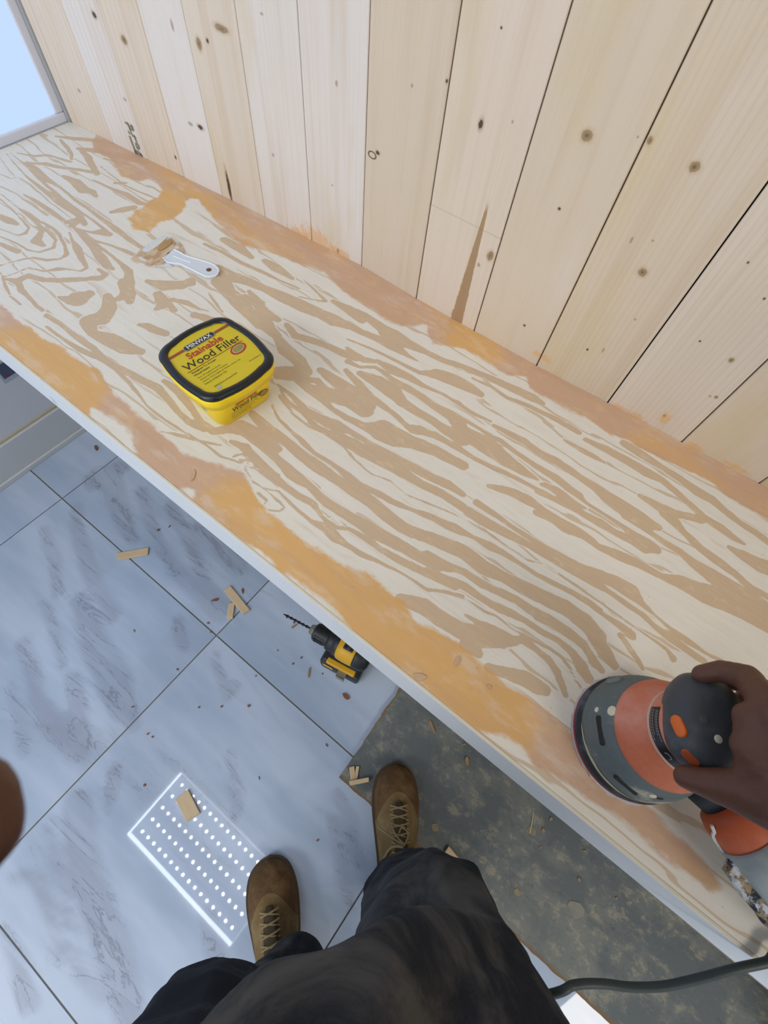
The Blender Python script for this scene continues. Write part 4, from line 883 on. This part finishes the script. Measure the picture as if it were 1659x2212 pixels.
bm = bmesh.new(); lathe(bm, [(.0580, .0060), (.0622, .0068), (.0625, .0140), (.0600, .0165), (.0605, .0185), (.0580, .0200), (.0540, .0200)], 64); obj('pad_skirt', bm, sd_dk, sa, True)
bm = bmesh.new(); lathe(bm, [(.0560, .0180), (.0597, .0190), (.0606, .0220), (.0604, .0330), (.0590, .0420), (.0565, .0520), (.0530, .0620), (.0500, .0680), (.0470, .0700)], 72); hs = obj('dust_shroud', bm, sd_gr, sa, True)
SM = Matrix.Translation((SX, SY, BZ)); SI = SM.inverted()
def shr_r(z): return float(np.interp(z, [.0190, .022, .033, .042, .052], [.0597, .0606, .0604, .0590, .0565]))
slot_m = plain('slot_black', '0a0b0d', .6); rec = plain('packed_dust', 'cbc9b4', .8, .1)
def onto(target, name, u0, v0, u1, v1, wpx, mat, h=.0008, par=None):
    """a rounded, slightly raised piece lying on target between two sighted points"""
    p, n = seen(target, (u0 + u1) / 2, (v0 + v1) / 2, SM); a_, _ = seen(target, u0, v0, SM); b_, _ = seen(target, u1, v1, SM)
    if p is None or a_ is None or b_ is None: return None
    d_ = (b_ - a_); L = d_.length / 2; d_.normalize(); s_ = n.cross(d_).normalized(); n = d_.cross(s_).normalized(); W = wpx / 2 * float(R[2] @ np.array(p - Vector((0, 0, CAMZ)))) / FPX * 1.15
    m_ = SI @ Matrix(((d_.x, s_.x, n.x, p.x), (d_.y, s_.y, n.y, p.y), (d_.z, s_.z, n.z, p.z), (0, 0, 0, 1)))
    L = max(L, W); pts = []
    for q in range(24):
        t_ = 2 * math.pi * q / 24; pts.append(((L - W) * (1 if math.cos(t_) > 0 else -1) + W * math.cos(t_), W * math.sin(t_)))
    bm = bmesh.new(); lo = [m_ @ Vector((x_, y_, -.003)) for x_, y_ in pts]; mi = [m_ @ Vector((x_, y_, h)) for x_, y_ in pts]; hi = [m_ @ Vector((x_ * .86, y_ * .8, h * 1.5)) for x_, y_ in pts]
    loft(bm, [lo, mi, hi]); return obj(name, bm, mat, par or target, True)
for q in ((1291, 1545, 1301, 1610, 11), (1326, 1676, 1376, 1718, 11)): onto(hs, 'exhaust_slot', *q, slot_m, .0003)
for q in ((1320, 1535, 1324, 1536, 19), (1408, 1719, 1412, 1720, 13), (1288, 1532, 1290, 1534, 10)): onto(hs, 'screw_recess', *q, rec, .0004)
bm = bmesh.new(); a0_, a1_ = math.atan2(P(1262, 1560, BZ + .03).y - SY, P(1262, 1560, BZ + .03).x - SX), math.atan2(P(1400, 1722, BZ + .03).y - SY, P(1400, 1722, BZ + .03).x - SX) ; a1_ += 2 * math.pi if a1_ < a0_ - math.pi else 0; a0_ += 2 * math.pi if a0_ < a1_ - math.pi else 0
rows = []
for q in range(33):
    t_ = q / 32; a = a0_ + (a1_ - a0_) * t_; h_ = .0055 * math.sin(math.pi * t_) ** .6 * (1 + .45 * mnoise.noise(Vector((t_ * 9, 0, 0))))
    rows.append([bm.verts.new(((shr_r(z_) + .0005) * math.cos(a), (shr_r(z_) + .0005) * math.sin(a), z_)) for z_ in (.0215, .0215 + h_ * .5 + .0001, .0215 + h_ + .0002)])
for A_, B_ in zip(rows[:-1], rows[1:]):
    for k_ in range(2): bm.faces.new((A_[k_], B_[k_], B_[k_ + 1], A_[k_ + 1]))
obj('dust_film', bm, plain('cream_dust', 'b9b79c', .9, .25, 120), hs, True)
onto(hs, 'exhaust_slot', 1420, 1723, 1432, 1727, 9, slot_m, .0003)
onto(hs, 'shroud_tab', 1310, 1474, 1345, 1466, 16, plain('tab_grey', '6d7670', .6, .2), .0020)
bm = bmesh.new(); lathe(bm, [(.0480, .0660), (.0498, .0690), (.0500, .0730), (.0480, .0800), (.0440, .0880), (.0400, .0960), (.0365, .1040), (.0345, .1120), (.0340, .1180), (.0320, .1200)], 72); obj('motor_housing', bm, sd_org, sa, True)
bm = bmesh.new(); lathe(bm, [(.0362, .1035), (.0374, .1040), (.0368, .1055), (.0357, .1055)], 64); obj('housing_seam', bm, plain('dusty_seam', 'c9a898', .7), sa, True)
# rating label wrapped on the neck, towards the person
_p = P(1425, 1600, .105 + BZ); ac = math.atan2(_p.y - SY, _p.x - SX); bm = bmesh.new(); rows = []
LZ = [.1065, .1175]
for zz in LZ:
    r_ = float(np.interp(zz, [.1040, .1120, .1180], [.0365, .0345, .0340])) + .0005
    rows.append([bm.verts.new((r_ * math.cos(ac + t_), r_ * math.sin(ac + t_), zz)) for t_ in np.linspace(-.85, .75, 24)])
for q in range(23): bm.faces.new((rows[0][q], rows[0][q + 1], rows[1][q + 1], rows[1][q]))
lb = obj('rating_label', bm, plain('label_black', '16181c', .35), sa, True)
pr = plain('label_grey_print', '9aa0a6', .5); bm = bmesh.new()
for row, zz in enumerate((.1080, .1098, .1116, .1134, .1152)):
    for q in range(11 - (row % 2) * 2):
        t0 = -.80 + q * .070 + (row * .013); t1 = t0 + .052; r_ = float(np.interp(zz, [.1040, .1120, .1180], [.0365, .0345, .0340])) + .0008
        vs_ = [bm.verts.new((r_ * math.cos(ac + t_), r_ * math.sin(ac + t_), z_)) for t_, z_ in ((t0, zz), (t1, zz), (t1, zz + .0008), (t0, zz + .0008))]; bm.faces.new(vs_)
po = obj('label_print', bm, pr, lb); po['kind'] = 'stuff'
bm = bmesh.new(); tt = .35; r_ = .0355
tube(bm, [Vector((r_ * math.cos(ac + tt + .09 * math.cos(w_)), r_ * math.sin(ac + tt + .09 * math.cos(w_)), .1118 + .0030 * math.sin(w_))) for w_ in np.linspace(0, 2 * math.pi, 13)], .0003, 5, 1); obj('certification_ring', bm, pr, lb)
# soft-grip cap: rounded oval
ax_ = math.radians(107)
bm = bmesh.new(); rings = []
for z_, sx_, sy_ in ((.1130, .0330, .0300), (.1160, .0385, .0310), (.1230, .0415, .0315), (.1310, .0405, .0300), (.1380, .0370, .0270), (.1430, .0300, .0215), (.1455, .0200, .0140), (.1462, .008, .006)):
    rings.append([Vector((sx_ * math.copysign(abs(math.cos(t_)) ** .80, math.cos(t_)), sy_ * math.copysign(abs(math.sin(t_)) ** .80, math.sin(t_)), z_)) for t_ in np.linspace(0, 2 * math.pi, 49)[:-1]])
loft(bm, rings)
for v in bm.verts: v.co = Matrix.Translation((-.003, .006, 0)) @ (Matrix.Rotation(ax_, 4, 'Z') @ v.co)
cp = obj('grip_cap', bm, cap_m, sa, True)
onto(cp, 'power_button', 1456, 1545, 1476, 1592, 22, plain('orange_button', 'd9691c', .5, .1), .0010)
onto(cp, 'vent_opening', 1474, 1620, 1508, 1655, 17, plain('orange_vent', 'a84a1a', .6, .3, 150), .0006)
onto(cp, 'cap_screw', 1550, 1596, 1553, 1597, 15, rec, .0006)
onto(cp, 'cap_screw', 1520, 1553, 1523, 1554, 16, plain('cap_logo_grey', '4a4e53', .5, .1), .0002)
# dust canister behind the sander, towards +x
cdv = Vector((.045, -.0150, 0)).normalized(); ca = Vector((P(1568, 1728, .745).x - SX, P(1568, 1728, .745).y - SY, .050)); qd = cdv.to_track_quat('Z', 'Y').to_matrix().to_4x4(); CM = Matrix.Translation(ca) @ qd
bm = bmesh.new(); cone(bm, Vector((.045, -.012, .045)), ca + cdv * .004, .016, .020); obj('dust_port', bm, sd_dk, sa, True)
bm = bmesh.new(); lathe(bm, [(.0200, .0), (.0270, .004), (.0300, .012), (.0305, .030), (.0290, .034)], 40, CM); cap2 = obj('canister_cap', bm, dusty('canister_orange', 'a9502c', 'c08a72', .5, 30, .5), sa, True)
bm = bmesh.new(); rv = [CM @ Vector((.0306 * math.cos(a), .0306 * math.sin(a), z_)) for a, z_ in ((2.9, .004), (3.0, .010), (3.2, .014), (3.35, .022), (3.4, .030), (3.7, .031))]
tube(bm, rv, .0016, 6, 4); obj('dust_line', bm, plain('white_dust', 'c9c9c9', .8), cap2)
bm = bmesh.new(); lathe(bm, [(.0280, .032), (.0325, .034), (.0335, .060), (.0330, .105), (.0310, .135), (.0240, .146)], 40, CM); can = obj('dust_canister', bm, dusty('smoky_canister', '9ba4a3', 'b9bfbe', .5, 14, .35), sa, True)
# grimy seal along the canister's near side
fin = Vector((-.154, -.9, -.12)).normalized(); fin = (fin - cdv * fin.dot(cdv)).normalized(); up_ = cdv.cross(fin)
bm = bmesh.new(); rings = []
for z_, o_, w_ in ((.034, .034, .002), (.038, .043, .005), (.060, .045, .006), (.090, .044, .006), (.108, .041, .005), (.112, .034, .002)):
    c_ = ca + cdv * z_; rings.append([c_ + fin * (.024 + (o_ - .024) * a_) + up_ * (w_ * b_) for a_, b_ in ((0, -1), (.5, -1), (.92, -.8), (1, 0), (.92, .8), (.5, 1), (0, 1))])
loft(bm, rings); bmesh.ops.subdivide_edges(bm, edges=bm.edges[:], cuts=3, use_grid_fill=True)
for v in bm.verts: v.co += Vector((mnoise.noise(v.co * 160), mnoise.noise(v.co * 160 + Vector((5, 0, 0))), mnoise.noise(v.co * 160 + Vector((0, 5, 0))))) * .0016
gm = Mat('grimy_rubber', .8, .3); a_ = gm.noise(gm.coord('Object'), 95, 5, .7); b_ = gm.noise(gm.coord('Object', (1, 1, 1), (3, 3, 3)), 60, 4, .7)
gc = gm.mix(gm.step(a_, .42, .55), srgb('2c333c'), srgb('9c8c6c')); gc = gm.mix(gm.step(b_, .50, .60), gc, srgb('c9cdd4')); gm.base(gc)
obj('grimy_seal', bm, gm.m, can, True)
# cord
cord_m = plain('cord_rubber', '34403f', .5, .25, 90)
pts = [Vector((SX + .16, SY - .02, BZ + .07)), Vector((.47, .205, BZ + .05)), Vector((.560, .190, BZ + .026)), Vector((.545, .150, BZ + .012)), P(1720, 2063, .702), P(1655, 2079, .699), P(1585, 2094, .692), P(1500, 2117, .676), P(1430, 2131, .665), P(1360, 2132, .655), P(1300, 2125, .650), P(1240, 2128, .648), P(1190, 2148, .640), Vector((.255, -.10, .55)), Vector((.33, -.25, .30)), Vector((.45, -.45, .06)), Vector((.60, -.62, .0050)), Vector((.95, -.80, .0050))]
sad = Vector((SX, SY, BZ)); bm = bmesh.new(); tube(bm, [p - sad for p in pts], .0041, 12, 8); obj('power_cord', bm, cord_m, sa, True)

# ================================================================== PERSON
BODY = Vector((0.20, -0.22, 0.0))
person = empty('person', tuple(BODY)); tag(person, 'person in dusty dark trousers and tan work boots, right hand gripping the sander', 'person')
def onp(o): o.parent = person; o.matrix_parent_inverse = Matrix.Translation(-BODY); return o
skin = Mat('dark_skin', .50, .35); nz = skin.noise(skin.coord('Object'), 26, 4, .6); nf2 = skin.noise(skin.coord('Object'), 420, 3, .6)
cc = skin.mix(nz, srgb('4f3025'), srgb('5f3d30')); cc = skin.mix(skin.math('MULTIPLY', nf2, .4), cc, srgb('6f5041')); skin.base(cc); skin.bump(nf2, .25, .0006); skin = skin.m
def W3(u, v, z): return tuple(P(u, v, z))
# ---- boots
suede = Mat('tan_suede', .85, .15)
sc = suede.n('ShaderNodeSeparateXYZ'); suede.put(sc.inputs[0], suede.n('ShaderNodeTexCoord').outputs['Object']); sx_, sy_, sz_ = sc.outputs
curve = suede.math('ADD', sx_, suede.math('MULTIPLY', suede.math('MULTIPLY', sy_, sy_), 26.0))
nz = suede.noise(suede.coord('Object'), 34, 5, .65); nz2 = suede.noise(suede.coord('Object'), 300, 2)
toe = suede.mix(suede.step(nz, .38, .66), srgb('4f3823'), srgb('6d5236')); vamp = suede.mix(suede.step(nz, .35, .7), srgb('6c5638'), srgb('83704e'))
cc = suede.mix(suede.step(curve, .2490, .2460), toe, vamp); cc = suede.mix(suede.step(suede.math('ABSOLUTE', suede.math('SUBTRACT', curve, .2475)), .0016, .0006, 0, .7), cc, srgb('3e2c1b'))
cc = suede.mix(suede.math('MULTIPLY', nz2, .25), cc, srgb('8c7854')); suede.base(cc); suede.bump(nz2, .4, .0008); suede = suede.m
sole_m = plain('boot_sole', '574430', .85, .3, 60); lace_m = plain('boot_lace', '9a8660', .9, .25, 300); tong_m = plain('boot_tongue', '4b402a', .9, .3, 60)
OUT = [(-.000, .0, ), (.004, .022), (.020, .034), (.060, .038), (.110, .038), (.160, .044), (.210, .050), (.245, .049), (.275, .040), (.293, .022), (.298, .0)]
def outline(off=0):
    up = [(x, y + (off if y > 0 else 0)) for x, y in OUT]; up[0] = (-off, 0); up[-1] = (.298 + off, 0)
    c = catmull([(x, y, 0) for x, y in up], 4); pts = [(p.x, p.y) for p in c] + [(p.x, -p.y * .94) for p in c[-2:0:-1]]; return pts
def hgt(x): return float(np.interp(x, [0, .02, .06, .10, .14, .17, .20, .23, .26, .285, .298], [.085, .100, .115, .118, .112, .098, .084, .073, .066, .050, .034]))
def wid(x): return float(np.interp(x, [p[0] for p in OUT], [p[1] for p in OUT]))
def make_boot(toe_pt, heading, zb):
    d = Vector((math.cos(heading), math.sin(heading), 0)); org_ = Vector((toe_pt[0], toe_pt[1], 0)) - d * .298
    b = empty('boot'); b.location = (org_.x, org_.y, zb); b.rotation_euler = (0, 0, heading); b.parent = person; b.matrix_parent_inverse = Matrix.Translation(-BODY)
    bm = bmesh.new(); rings = []
    for x_ in list(np.linspace(.001, .297, 40)):
        w_ = max(.004, wid(x_) * .97); h_ = hgt(x_) - .016; zc = .016; r = []
        for k_ in range(28):
            a = 2 * math.pi * k_ / 28; cy_ = math.cos(a); sz = math.sin(a)
            if sz >= 0: r.append(Vector((x_, w_ * math.copysign(abs(cy_) ** .85, cy_) * (1 - .30 * sz * sz * (1 if x_ < .22 else .5)), zc + h_ * abs(sz) ** .90)))
            else: r.append(Vector((x_, w_ * math.copysign(abs(cy_) ** .6, cy_), zc + .012 * sz)))
        rings.append(r)
    loft(bm, rings)
    rings = [[Vector((xc + rx * math.cos(a), ry * math.sin(a), z_)) for a in np.linspace(0, 2 * math.pi, 33)[:-1]] for z_, xc, rx, ry in ((.05, .075, .066, .036), (.09, .080, .070, .036), (.12, .084, .062, .038), (.155, .078, .056, .042), (.19, .074, .054, .044))]
    loft(bm, rings)
    me = fuse(bm, .0030, 5, lambda c: .0012 * mnoise.noise(c * 45)); me.name = 'upper'; link('upper', me, b, suede)
    bm = bmesh.new(); prism(bm, outline(.0025), 0.0, .020); obj('sole', bm, sole_m, b)
    bm = bmesh.new(); rings = []                    # tongue between the eyelet rows
    for x_, hw_ in ((.228, .006), (.214, .011), (.190, .013), (.160, .013), (.130, .013), (.108, .012)):
        z_ = hgt(x_) + (.004 if x_ > .15 else .006 + (.15 - x_) * .35); rings.append([Vector((x_, hw_ * c_, z_ + s_ * .003)) for c_, s_ in ((-1, -1), (-1, 0), (-.5, .8), (0, 1), (.5, .8), (1, 0), (1, -1), (0, -1.6))])
    loft(bm, rings); obj('tongue', bm, tong_m, b, True)
    zs = lambda x_: hgt(x_) + (.0075 if x_ > .15 else .0095 + (.15 - x_) * .35)
    def lace(pts, r_=.0017): bm = bmesh.new(); tube(bm, [Vector(p) for p in pts], r_, 6, 4); return obj('lace', bm, lace_m, b, True)
    sgn = 1
    for k_, x_ in enumerate((.222, .207, .192, .177, .162, .147, .134)):
        lace([(x_, -.018, zs(x_) - .006), (x_ - .002, -.008, zs(x_)), (x_ - .005, .008, zs(x_) + .001), (x_ - .008, .018, zs(x_) - .006)])
        lace([(x_ - .011, -.018, zs(x_) - .006), (x_ - .006, -.006, zs(x_) + .001), (x_ - .002, .010, zs(x_)), (x_, .018, zs(x_) - .006)])
    return b, lace
b1, lace1 = make_boot(P(856, 1650, .045), math.radians(128), .0130)
b2, lace2 = make_boot(P(578, 1855, .035), math.radians(141), .0002)
b1['label'] = 'right boot, toes on the grey sheet'; b2['label'] = 'left boot, toes over the mirrored light'
def loc(b, p): q = b.matrix_basis.inverted() @ p; return q
def lw(b, lc, pix, r_=.0015):
    T_ = (Matrix.Translation(b.location) @ Matrix.Rotation(b.rotation_euler.z, 4, 'Z')).inverted(); lc([tuple(T_ @ P(*q)) for q in pix], r_)
lw(b1, lace1, [(816, 1786, .110), (838, 1803, .128), (860, 1818, .140), (876, 1826, .146)], .0018)
lw(b1, lace1, [(876, 1826, .146), (858, 1808, .140), (848, 1788, .128), (850, 1775, .118)], .0016)
lw(b1, lace1, [(876, 1822, .146), (882, 1800, .142), (868, 1788, .130), (862, 1800, .134)], .0015)
lw(b1, lace1, [(872, 1830, .146), (845, 1832, .125), (823, 1868, .070), (806, 1905, .030), (792, 1925, .010)], .0028)
# ---- body: one continuous skin (feet and legs inside boots and trousers)
HR, HL = (.235, -.165, .93), (.095, -.275, .93)
KR, KL = (.195, -.075, .52), (.060, -.300, .52)
AR, AL = (.222, -.102, .12), (.150, -.372, .12)
SHR, SHL = (.285, -.085, 1.43), (.005, -.335, 1.43)
NK = (.140, -.215, 1.50); HD = Vector((.105, -.170, 1.64)); FD = Vector((-.55, .66, -.50)).normalized()   # looks down at the bench
WR = W3(1715, 1738, .868); EL = (.435, .045, 1.09)
bm = bmesh.new()
def lerp3(a, b, t): return tuple(a[i] + (b[i] - a[i]) * t for i in range(3))
for H_, K_, A_ in ((HR, KR, AR), (HL, KL, AL)):
    chain(bm, [(*H_, .080), (*lerp3(H_, K_, .5), .070), (*K_, .052), (*lerp3(K_, A_, .3), .052), (*A_, .036)])
    chain(bm, [(*A_, .034), (A_[0] - .02, A_[1] + .02, .075, .030)])
chain(bm, [(.165, -.22, .95, .115), (.165, -.225, 1.10, .110), (.160, -.220, 1.25, .120), (.155, -.215, 1.38, .115), (*NK, .058), (.125, -.190, 1.56, .055)])
chain(bm, [(*HR, .09), (*HL, .09)]); chain(bm, [(*SHR, .060), (.155, -.215, 1.42, .085), (*SHL, .060)])
chain(bm, [(*SHR, .058), (*lerp3(SHR, EL, .5), .048), (*EL, .041)])
LW = Vector((0, 0, CAMZ)) + Vector(R.T @ np.array([-.150, .045, .020])); LE = (-.135, -.300, 1.17)
chain(bm, [(*SHL, .058), (*lerp3(SHL, LE, .5), .048), (*LE, .041), (*lerp3(LE, LW, .3), .040), (*LW, .027)])
# head
hq = FD.to_track_quat('X', 'Z')
def hp(x, y, z): return HD + hq @ Vector((x, y, z))
ball(bm, hp(-.01, 0, .035), .090, (1.06, .86, 1.0), hq, 3); ball(bm, hp(.030, 0, -.035), .062, (1.0, .92, 1.15), hq, 3)
ball(bm, hp(.055, 0, -.085), .028, (1, 1.1, .9), hq, 2); capsule(bm, hp(.088, 0, .02), .008, hp(.108, 0, -.022), .014)
for s_ in (-1, 1):
    ball(bm, hp(.0, s_ * .080, -.005), .030, (.7, .28, 1.0), hq, 2); ball(bm, hp(.101, s_ * .014, -.026), .009, (1, 1, 1), hq, 2); capsule(bm, hp(.082, s_ * .015, .038), .010, hp(.072, s_ * .048, .036), .009)
capsule(bm, hp(.088, -.020, -.055), .009, hp(.088, .020, -.055), .009); capsule(bm, hp(.084, -.017, -.066), .010, hp(.084, .017, -.066), .010)
coarse = fuse(bm, .0085, 3)
# right forearm and hand closed on the cap, left hand beside the lens: finer skin, same body mesh
bm = bmesh.new()
chain(bm, [(*EL, .043), (*lerp3(EL, WR, .35), .041), (*lerp3(EL, WR, .75), .029), (*WR, .0265)])
I0, I1, I2, I3 = W3(1668, 1535, .885), W3(1612, 1463, .858), W3(1560, 1450, .843), W3(1515, 1456, .833)
chain(bm, [(*WR, .0180), (*I0, .0130), (*I1, .0112), (*I2, .0098), (*I3, .0080)])
M0, M1, M2, M3 = W3(1700, 1575, .884), W3(1662, 1497, .852), W3(1612, 1476, .826), W3(1565, 1468, .812)
chain(bm, [(*WR, .0180), (*M0, .0125), (*M1, .0105), (*M2, .0092), (*M3, .0078)])
N0, N1, N2, N3 = W3(1725, 1620, .874), W3(1702, 1545, .840), W3(1650, 1518, .812), W3(1606, 1505, .802)
chain(bm, [(*WR, .0180), (*N0, .0120), (*N1, .0100), (*N2, .0088), (*N3, .0075)])
Q0, Q1, Q2, Q3 = W3(1742, 1665, .862), W3(1735, 1595, .832), W3(1690, 1570, .806), W3(1650, 1556, .798)
chain(bm, [(*WR, .0170), (*Q0, .0115), (*Q1, .0088), (*Q2, .0078), (*Q3, .0068)])
T0, T1, T2, T3 = W3(1668, 1734, .858), W3(1592, 1707, .842), W3(1528, 1692, .829), W3(1480, 1678, .820)
chain(bm, [(*WR, .0200), (*T0, .0205), (*T1, .0162), (*T2, .0120), (*T3, .0095)])
web = [W3(1622, 1668, .858), W3(1612, 1610, .866), W3(1616, 1550, .872)]
chain(bm, [(*T1, .0120), (*web[0], .0110), (*web[1], .0095), (*web[2], .0100), (*I0, .0115)])
chain(bm, [(*T0, .0170), (*web[0], .0120)]); chain(bm, [(*WR, .0190), (*web[1], .0115)]); chain(bm, [(*WR, .019), (*web[2], .0115)])
for a_, b_ in ((I0, M0), (M0, N0), (N0, Q0), (T0, Q0), (T0, M0), (web[0], M0), (web[0], N0)): capsule(bm, a_, .0120, b_, .0115)
def cam_pt(x, y, z): return tuple(Vector((0, 0, CAMZ)) + Vector(R.T @ np.array([x, y, z])))
# left hand: index fingertip shows at the picture's left edge
L0 = cam_pt(-.110, .035, .030)
chain(bm, [(*LW, .026), (*L0, .018)])
def camray(u, v, d): return cam_pt((u - CX) / FPX * d, (v - CY) / FPX * d, d)
chain(bm, [(*L0, .0120), (*cam_pt(-.098, .045, .064), .0098), (*camray(-95, 1800, .072), .0090), (*camray(-82, 1745, .073), .0082)])
for k_, (yy, zz) in enumerate(((.024, .028), (.004, .026), (-.016, .024))):
    chain(bm, [(*L0, .013), (*cam_pt(-.112, yy, .005 + zz * .3), .0105), (*cam_pt(-.100, yy, -.020), .0090), (*cam_pt(-.080, yy, -.026), .0075)])
chain(bm, [(*LW, .018), (*cam_pt(-.112, .062, -.012), .0125), (*cam_pt(-.090, .070, -.014), .0105), (*cam_pt(-.062, .068, -.016), .0085)])
fine = fuse(bm, .0021, 5, lambda c: .0005 * mnoise.noise(c * 60) + .00022 * mnoise.noise(c * 240))
nb_ = bmesh.new(); nb_.from_mesh(coarse); nb_.from_mesh(fine)
body_me = bpy.data.meshes.new('body'); nb_.to_mesh(body_me); nb_.free()
for p_ in body_me.polygons: p_.use_smooth = True
onp(link('body', body_me, None, skin))
eye_w, eye_d = plain('eye_white', 'd8d4cc', .3, .02), plain('iris_dark', '1c120c', .2, .02)
for s_ in (-1, 1):
    bm = bmesh.new(); ball(bm, hp(.078, s_ * .031, .012), .0125, (1, 1, 1), hq, 3); e_ = onp(obj('eye', bm, eye_w, None, True))
    bm = bmesh.new(); ball(bm, hp(.0875, s_ * .031, .011), .0045, (.8, 1, 1), hq, 2); i_ = obj('iris', bm, eye_d, e_, True)
bm = bmesh.new(); ball(bm, hp(-.018, 0, .046), .094, (1.02, .88, 1.0), hq, 3)
bmesh.ops.delete(bm, geom=[v for v in bm.verts if (hq.inverted() @ (v.co - HD)).x > .052 or (hq.inverted() @ (v.co - HD)).z < -.02 and (hq.inverted() @ (v.co - HD)).x > -.05], context='VERTS')
onp(obj('hair', bm, plain('black_hair', '0d0b0a', .9, .4, 300, bump=.8), None, True))
# ---- clothes
jean = Mat('dusty_dark_trousers', .9, .15)
n1 = jean.noise(jean.coord('Object', (1, 1, .6)), 7, 7, .62, 1.2); n2 = jean.noise(jean.coord('Object'), 520, 2); n3 = jean.noise(jean.coord('Object'), 4, 2)
cc = jean.mix(n3, srgb('171b24'), srgb('24272c')); cc = jean.mix(jean.math('MULTIPLY', jean.step(n1, .44, .66), .85), cc, srgb('5c5a57')); cc = jean.mix(jean.math('MULTIPLY', n2, .22), cc, srgb('4c5058'))
jean.base(cc); jean.bump(n2, .5, .0008); jean = jean.m
bm = bmesh.new()
chain(bm, [(AR[0] + .004, AR[1] - .006, .115, .062), (*lerp3(AR, KR, .35), .070), (*lerp3(AR, KR, .75), .078), (*KR, .084), (*lerp3(KR, HR, .35), .094), (*lerp3(KR, HR, .7), .106), (*HR, .112)])
chain(bm, [(*W3(640, 2098, .135), .050), (*lerp3(AL, KL, .4), .066), (*KL, .078), (*lerp3(KL, HL, .4), .092), (*HL, .110)])
chain(bm, [(*HR, .110), (.165, -.225, .97, .122), (*HL, .110)]); chain(bm, [(.165, -.22, .97, .122), (.165, -.225, 1.06, .122)])
chain(bm, [(.165, -.20, .84, .09), (.165, -.20, .95, .11)])
chain(bm, [(*W3(935, 2250, .72), .083), (*W3(790, 2315, .80), .071), (*W3(650, 2375, .82), .067), (*HL, .10)])
chain(bm, [(*W3(790, 2315, .80), .071), (.165, -.20, .92, .10)])
def wr(c):
    a = .0050 * mnoise.noise(Vector((c.x * 9, c.y * 9, c.z * 16))) + .0040 * mnoise.noise(Vector((c.x * 22 + c.z * 14, c.y * 22, c.z * 30 + 5)))
    r_ = abs(mnoise.noise(Vector((c.x * 11 + 3, c.y * 11 + c.z * 9, c.z * 7)))); return a + .005 * (1 - r_ * 2.2)
tr_me = fuse(bm, .0055, 4, wr); tr_me.name = 'trousers'; tro = onp(link('trousers', tr_me, None, jean))
# turned hem rings, pocket edge
def hem(nm, c, r, tilt, th):
    bm = bmesh.new(); ps = []
    for q in range(25):
        a = 2 * math.pi * q / 24; ps.append(Vector((c[0] + r * math.cos(a), c[1] + r * math.sin(a), c[2] + tilt * math.cos(a * 1 + 1) + .004 * mnoise.noise(Vector((a * 2, 1, 0))))))
    tube(bm, ps, th, 8, 2); o = obj(nm, bm, jean, None, True); o.parent = tro; return o
hem('hem', (AR[0] + .006, AR[1] - .008, .088), .056, .006, .006); _q = W3(640, 2098, .105); hem('hem', _q, .048, .006, .006)
shirt = Mat('charcoal_shirt', .9, .15); n1 = shirt.noise(shirt.coord('Object'), 12, 5, .6); shirt.base(shirt.mix(shirt.step(n1, .4, .7), srgb('22262a'), srgb('3b3e40'))); shirt = shirt.m
bm = bmesh.new()
chain(bm, [(.165, -.225, 1.02, .134), (.165, -.225, 1.14, .128), (.160, -.220, 1.26, .134), (.155, -.215, 1.38, .128), (.150, -.212, 1.45, .075)])
chain(bm, [(*SHR, .072), (.155, -.215, 1.42, .100), (*SHL, .072)])
chain(bm, [(*SHR, .072), (*lerp3(SHR, EL, .5), .064), (*lerp3(SHR, EL, .72), .060)]); chain(bm, [(*SHL, .072), (*lerp3(SHL, LE, .5), .064), (*lerp3(SHL, LE, .72), .060)])
sh_me = fuse(bm, .0075, 4, lambda c: .004 * mnoise.noise(c * 12)); sh_me.name = 'shirt'; onp(link('shirt', sh_me, None, shirt))
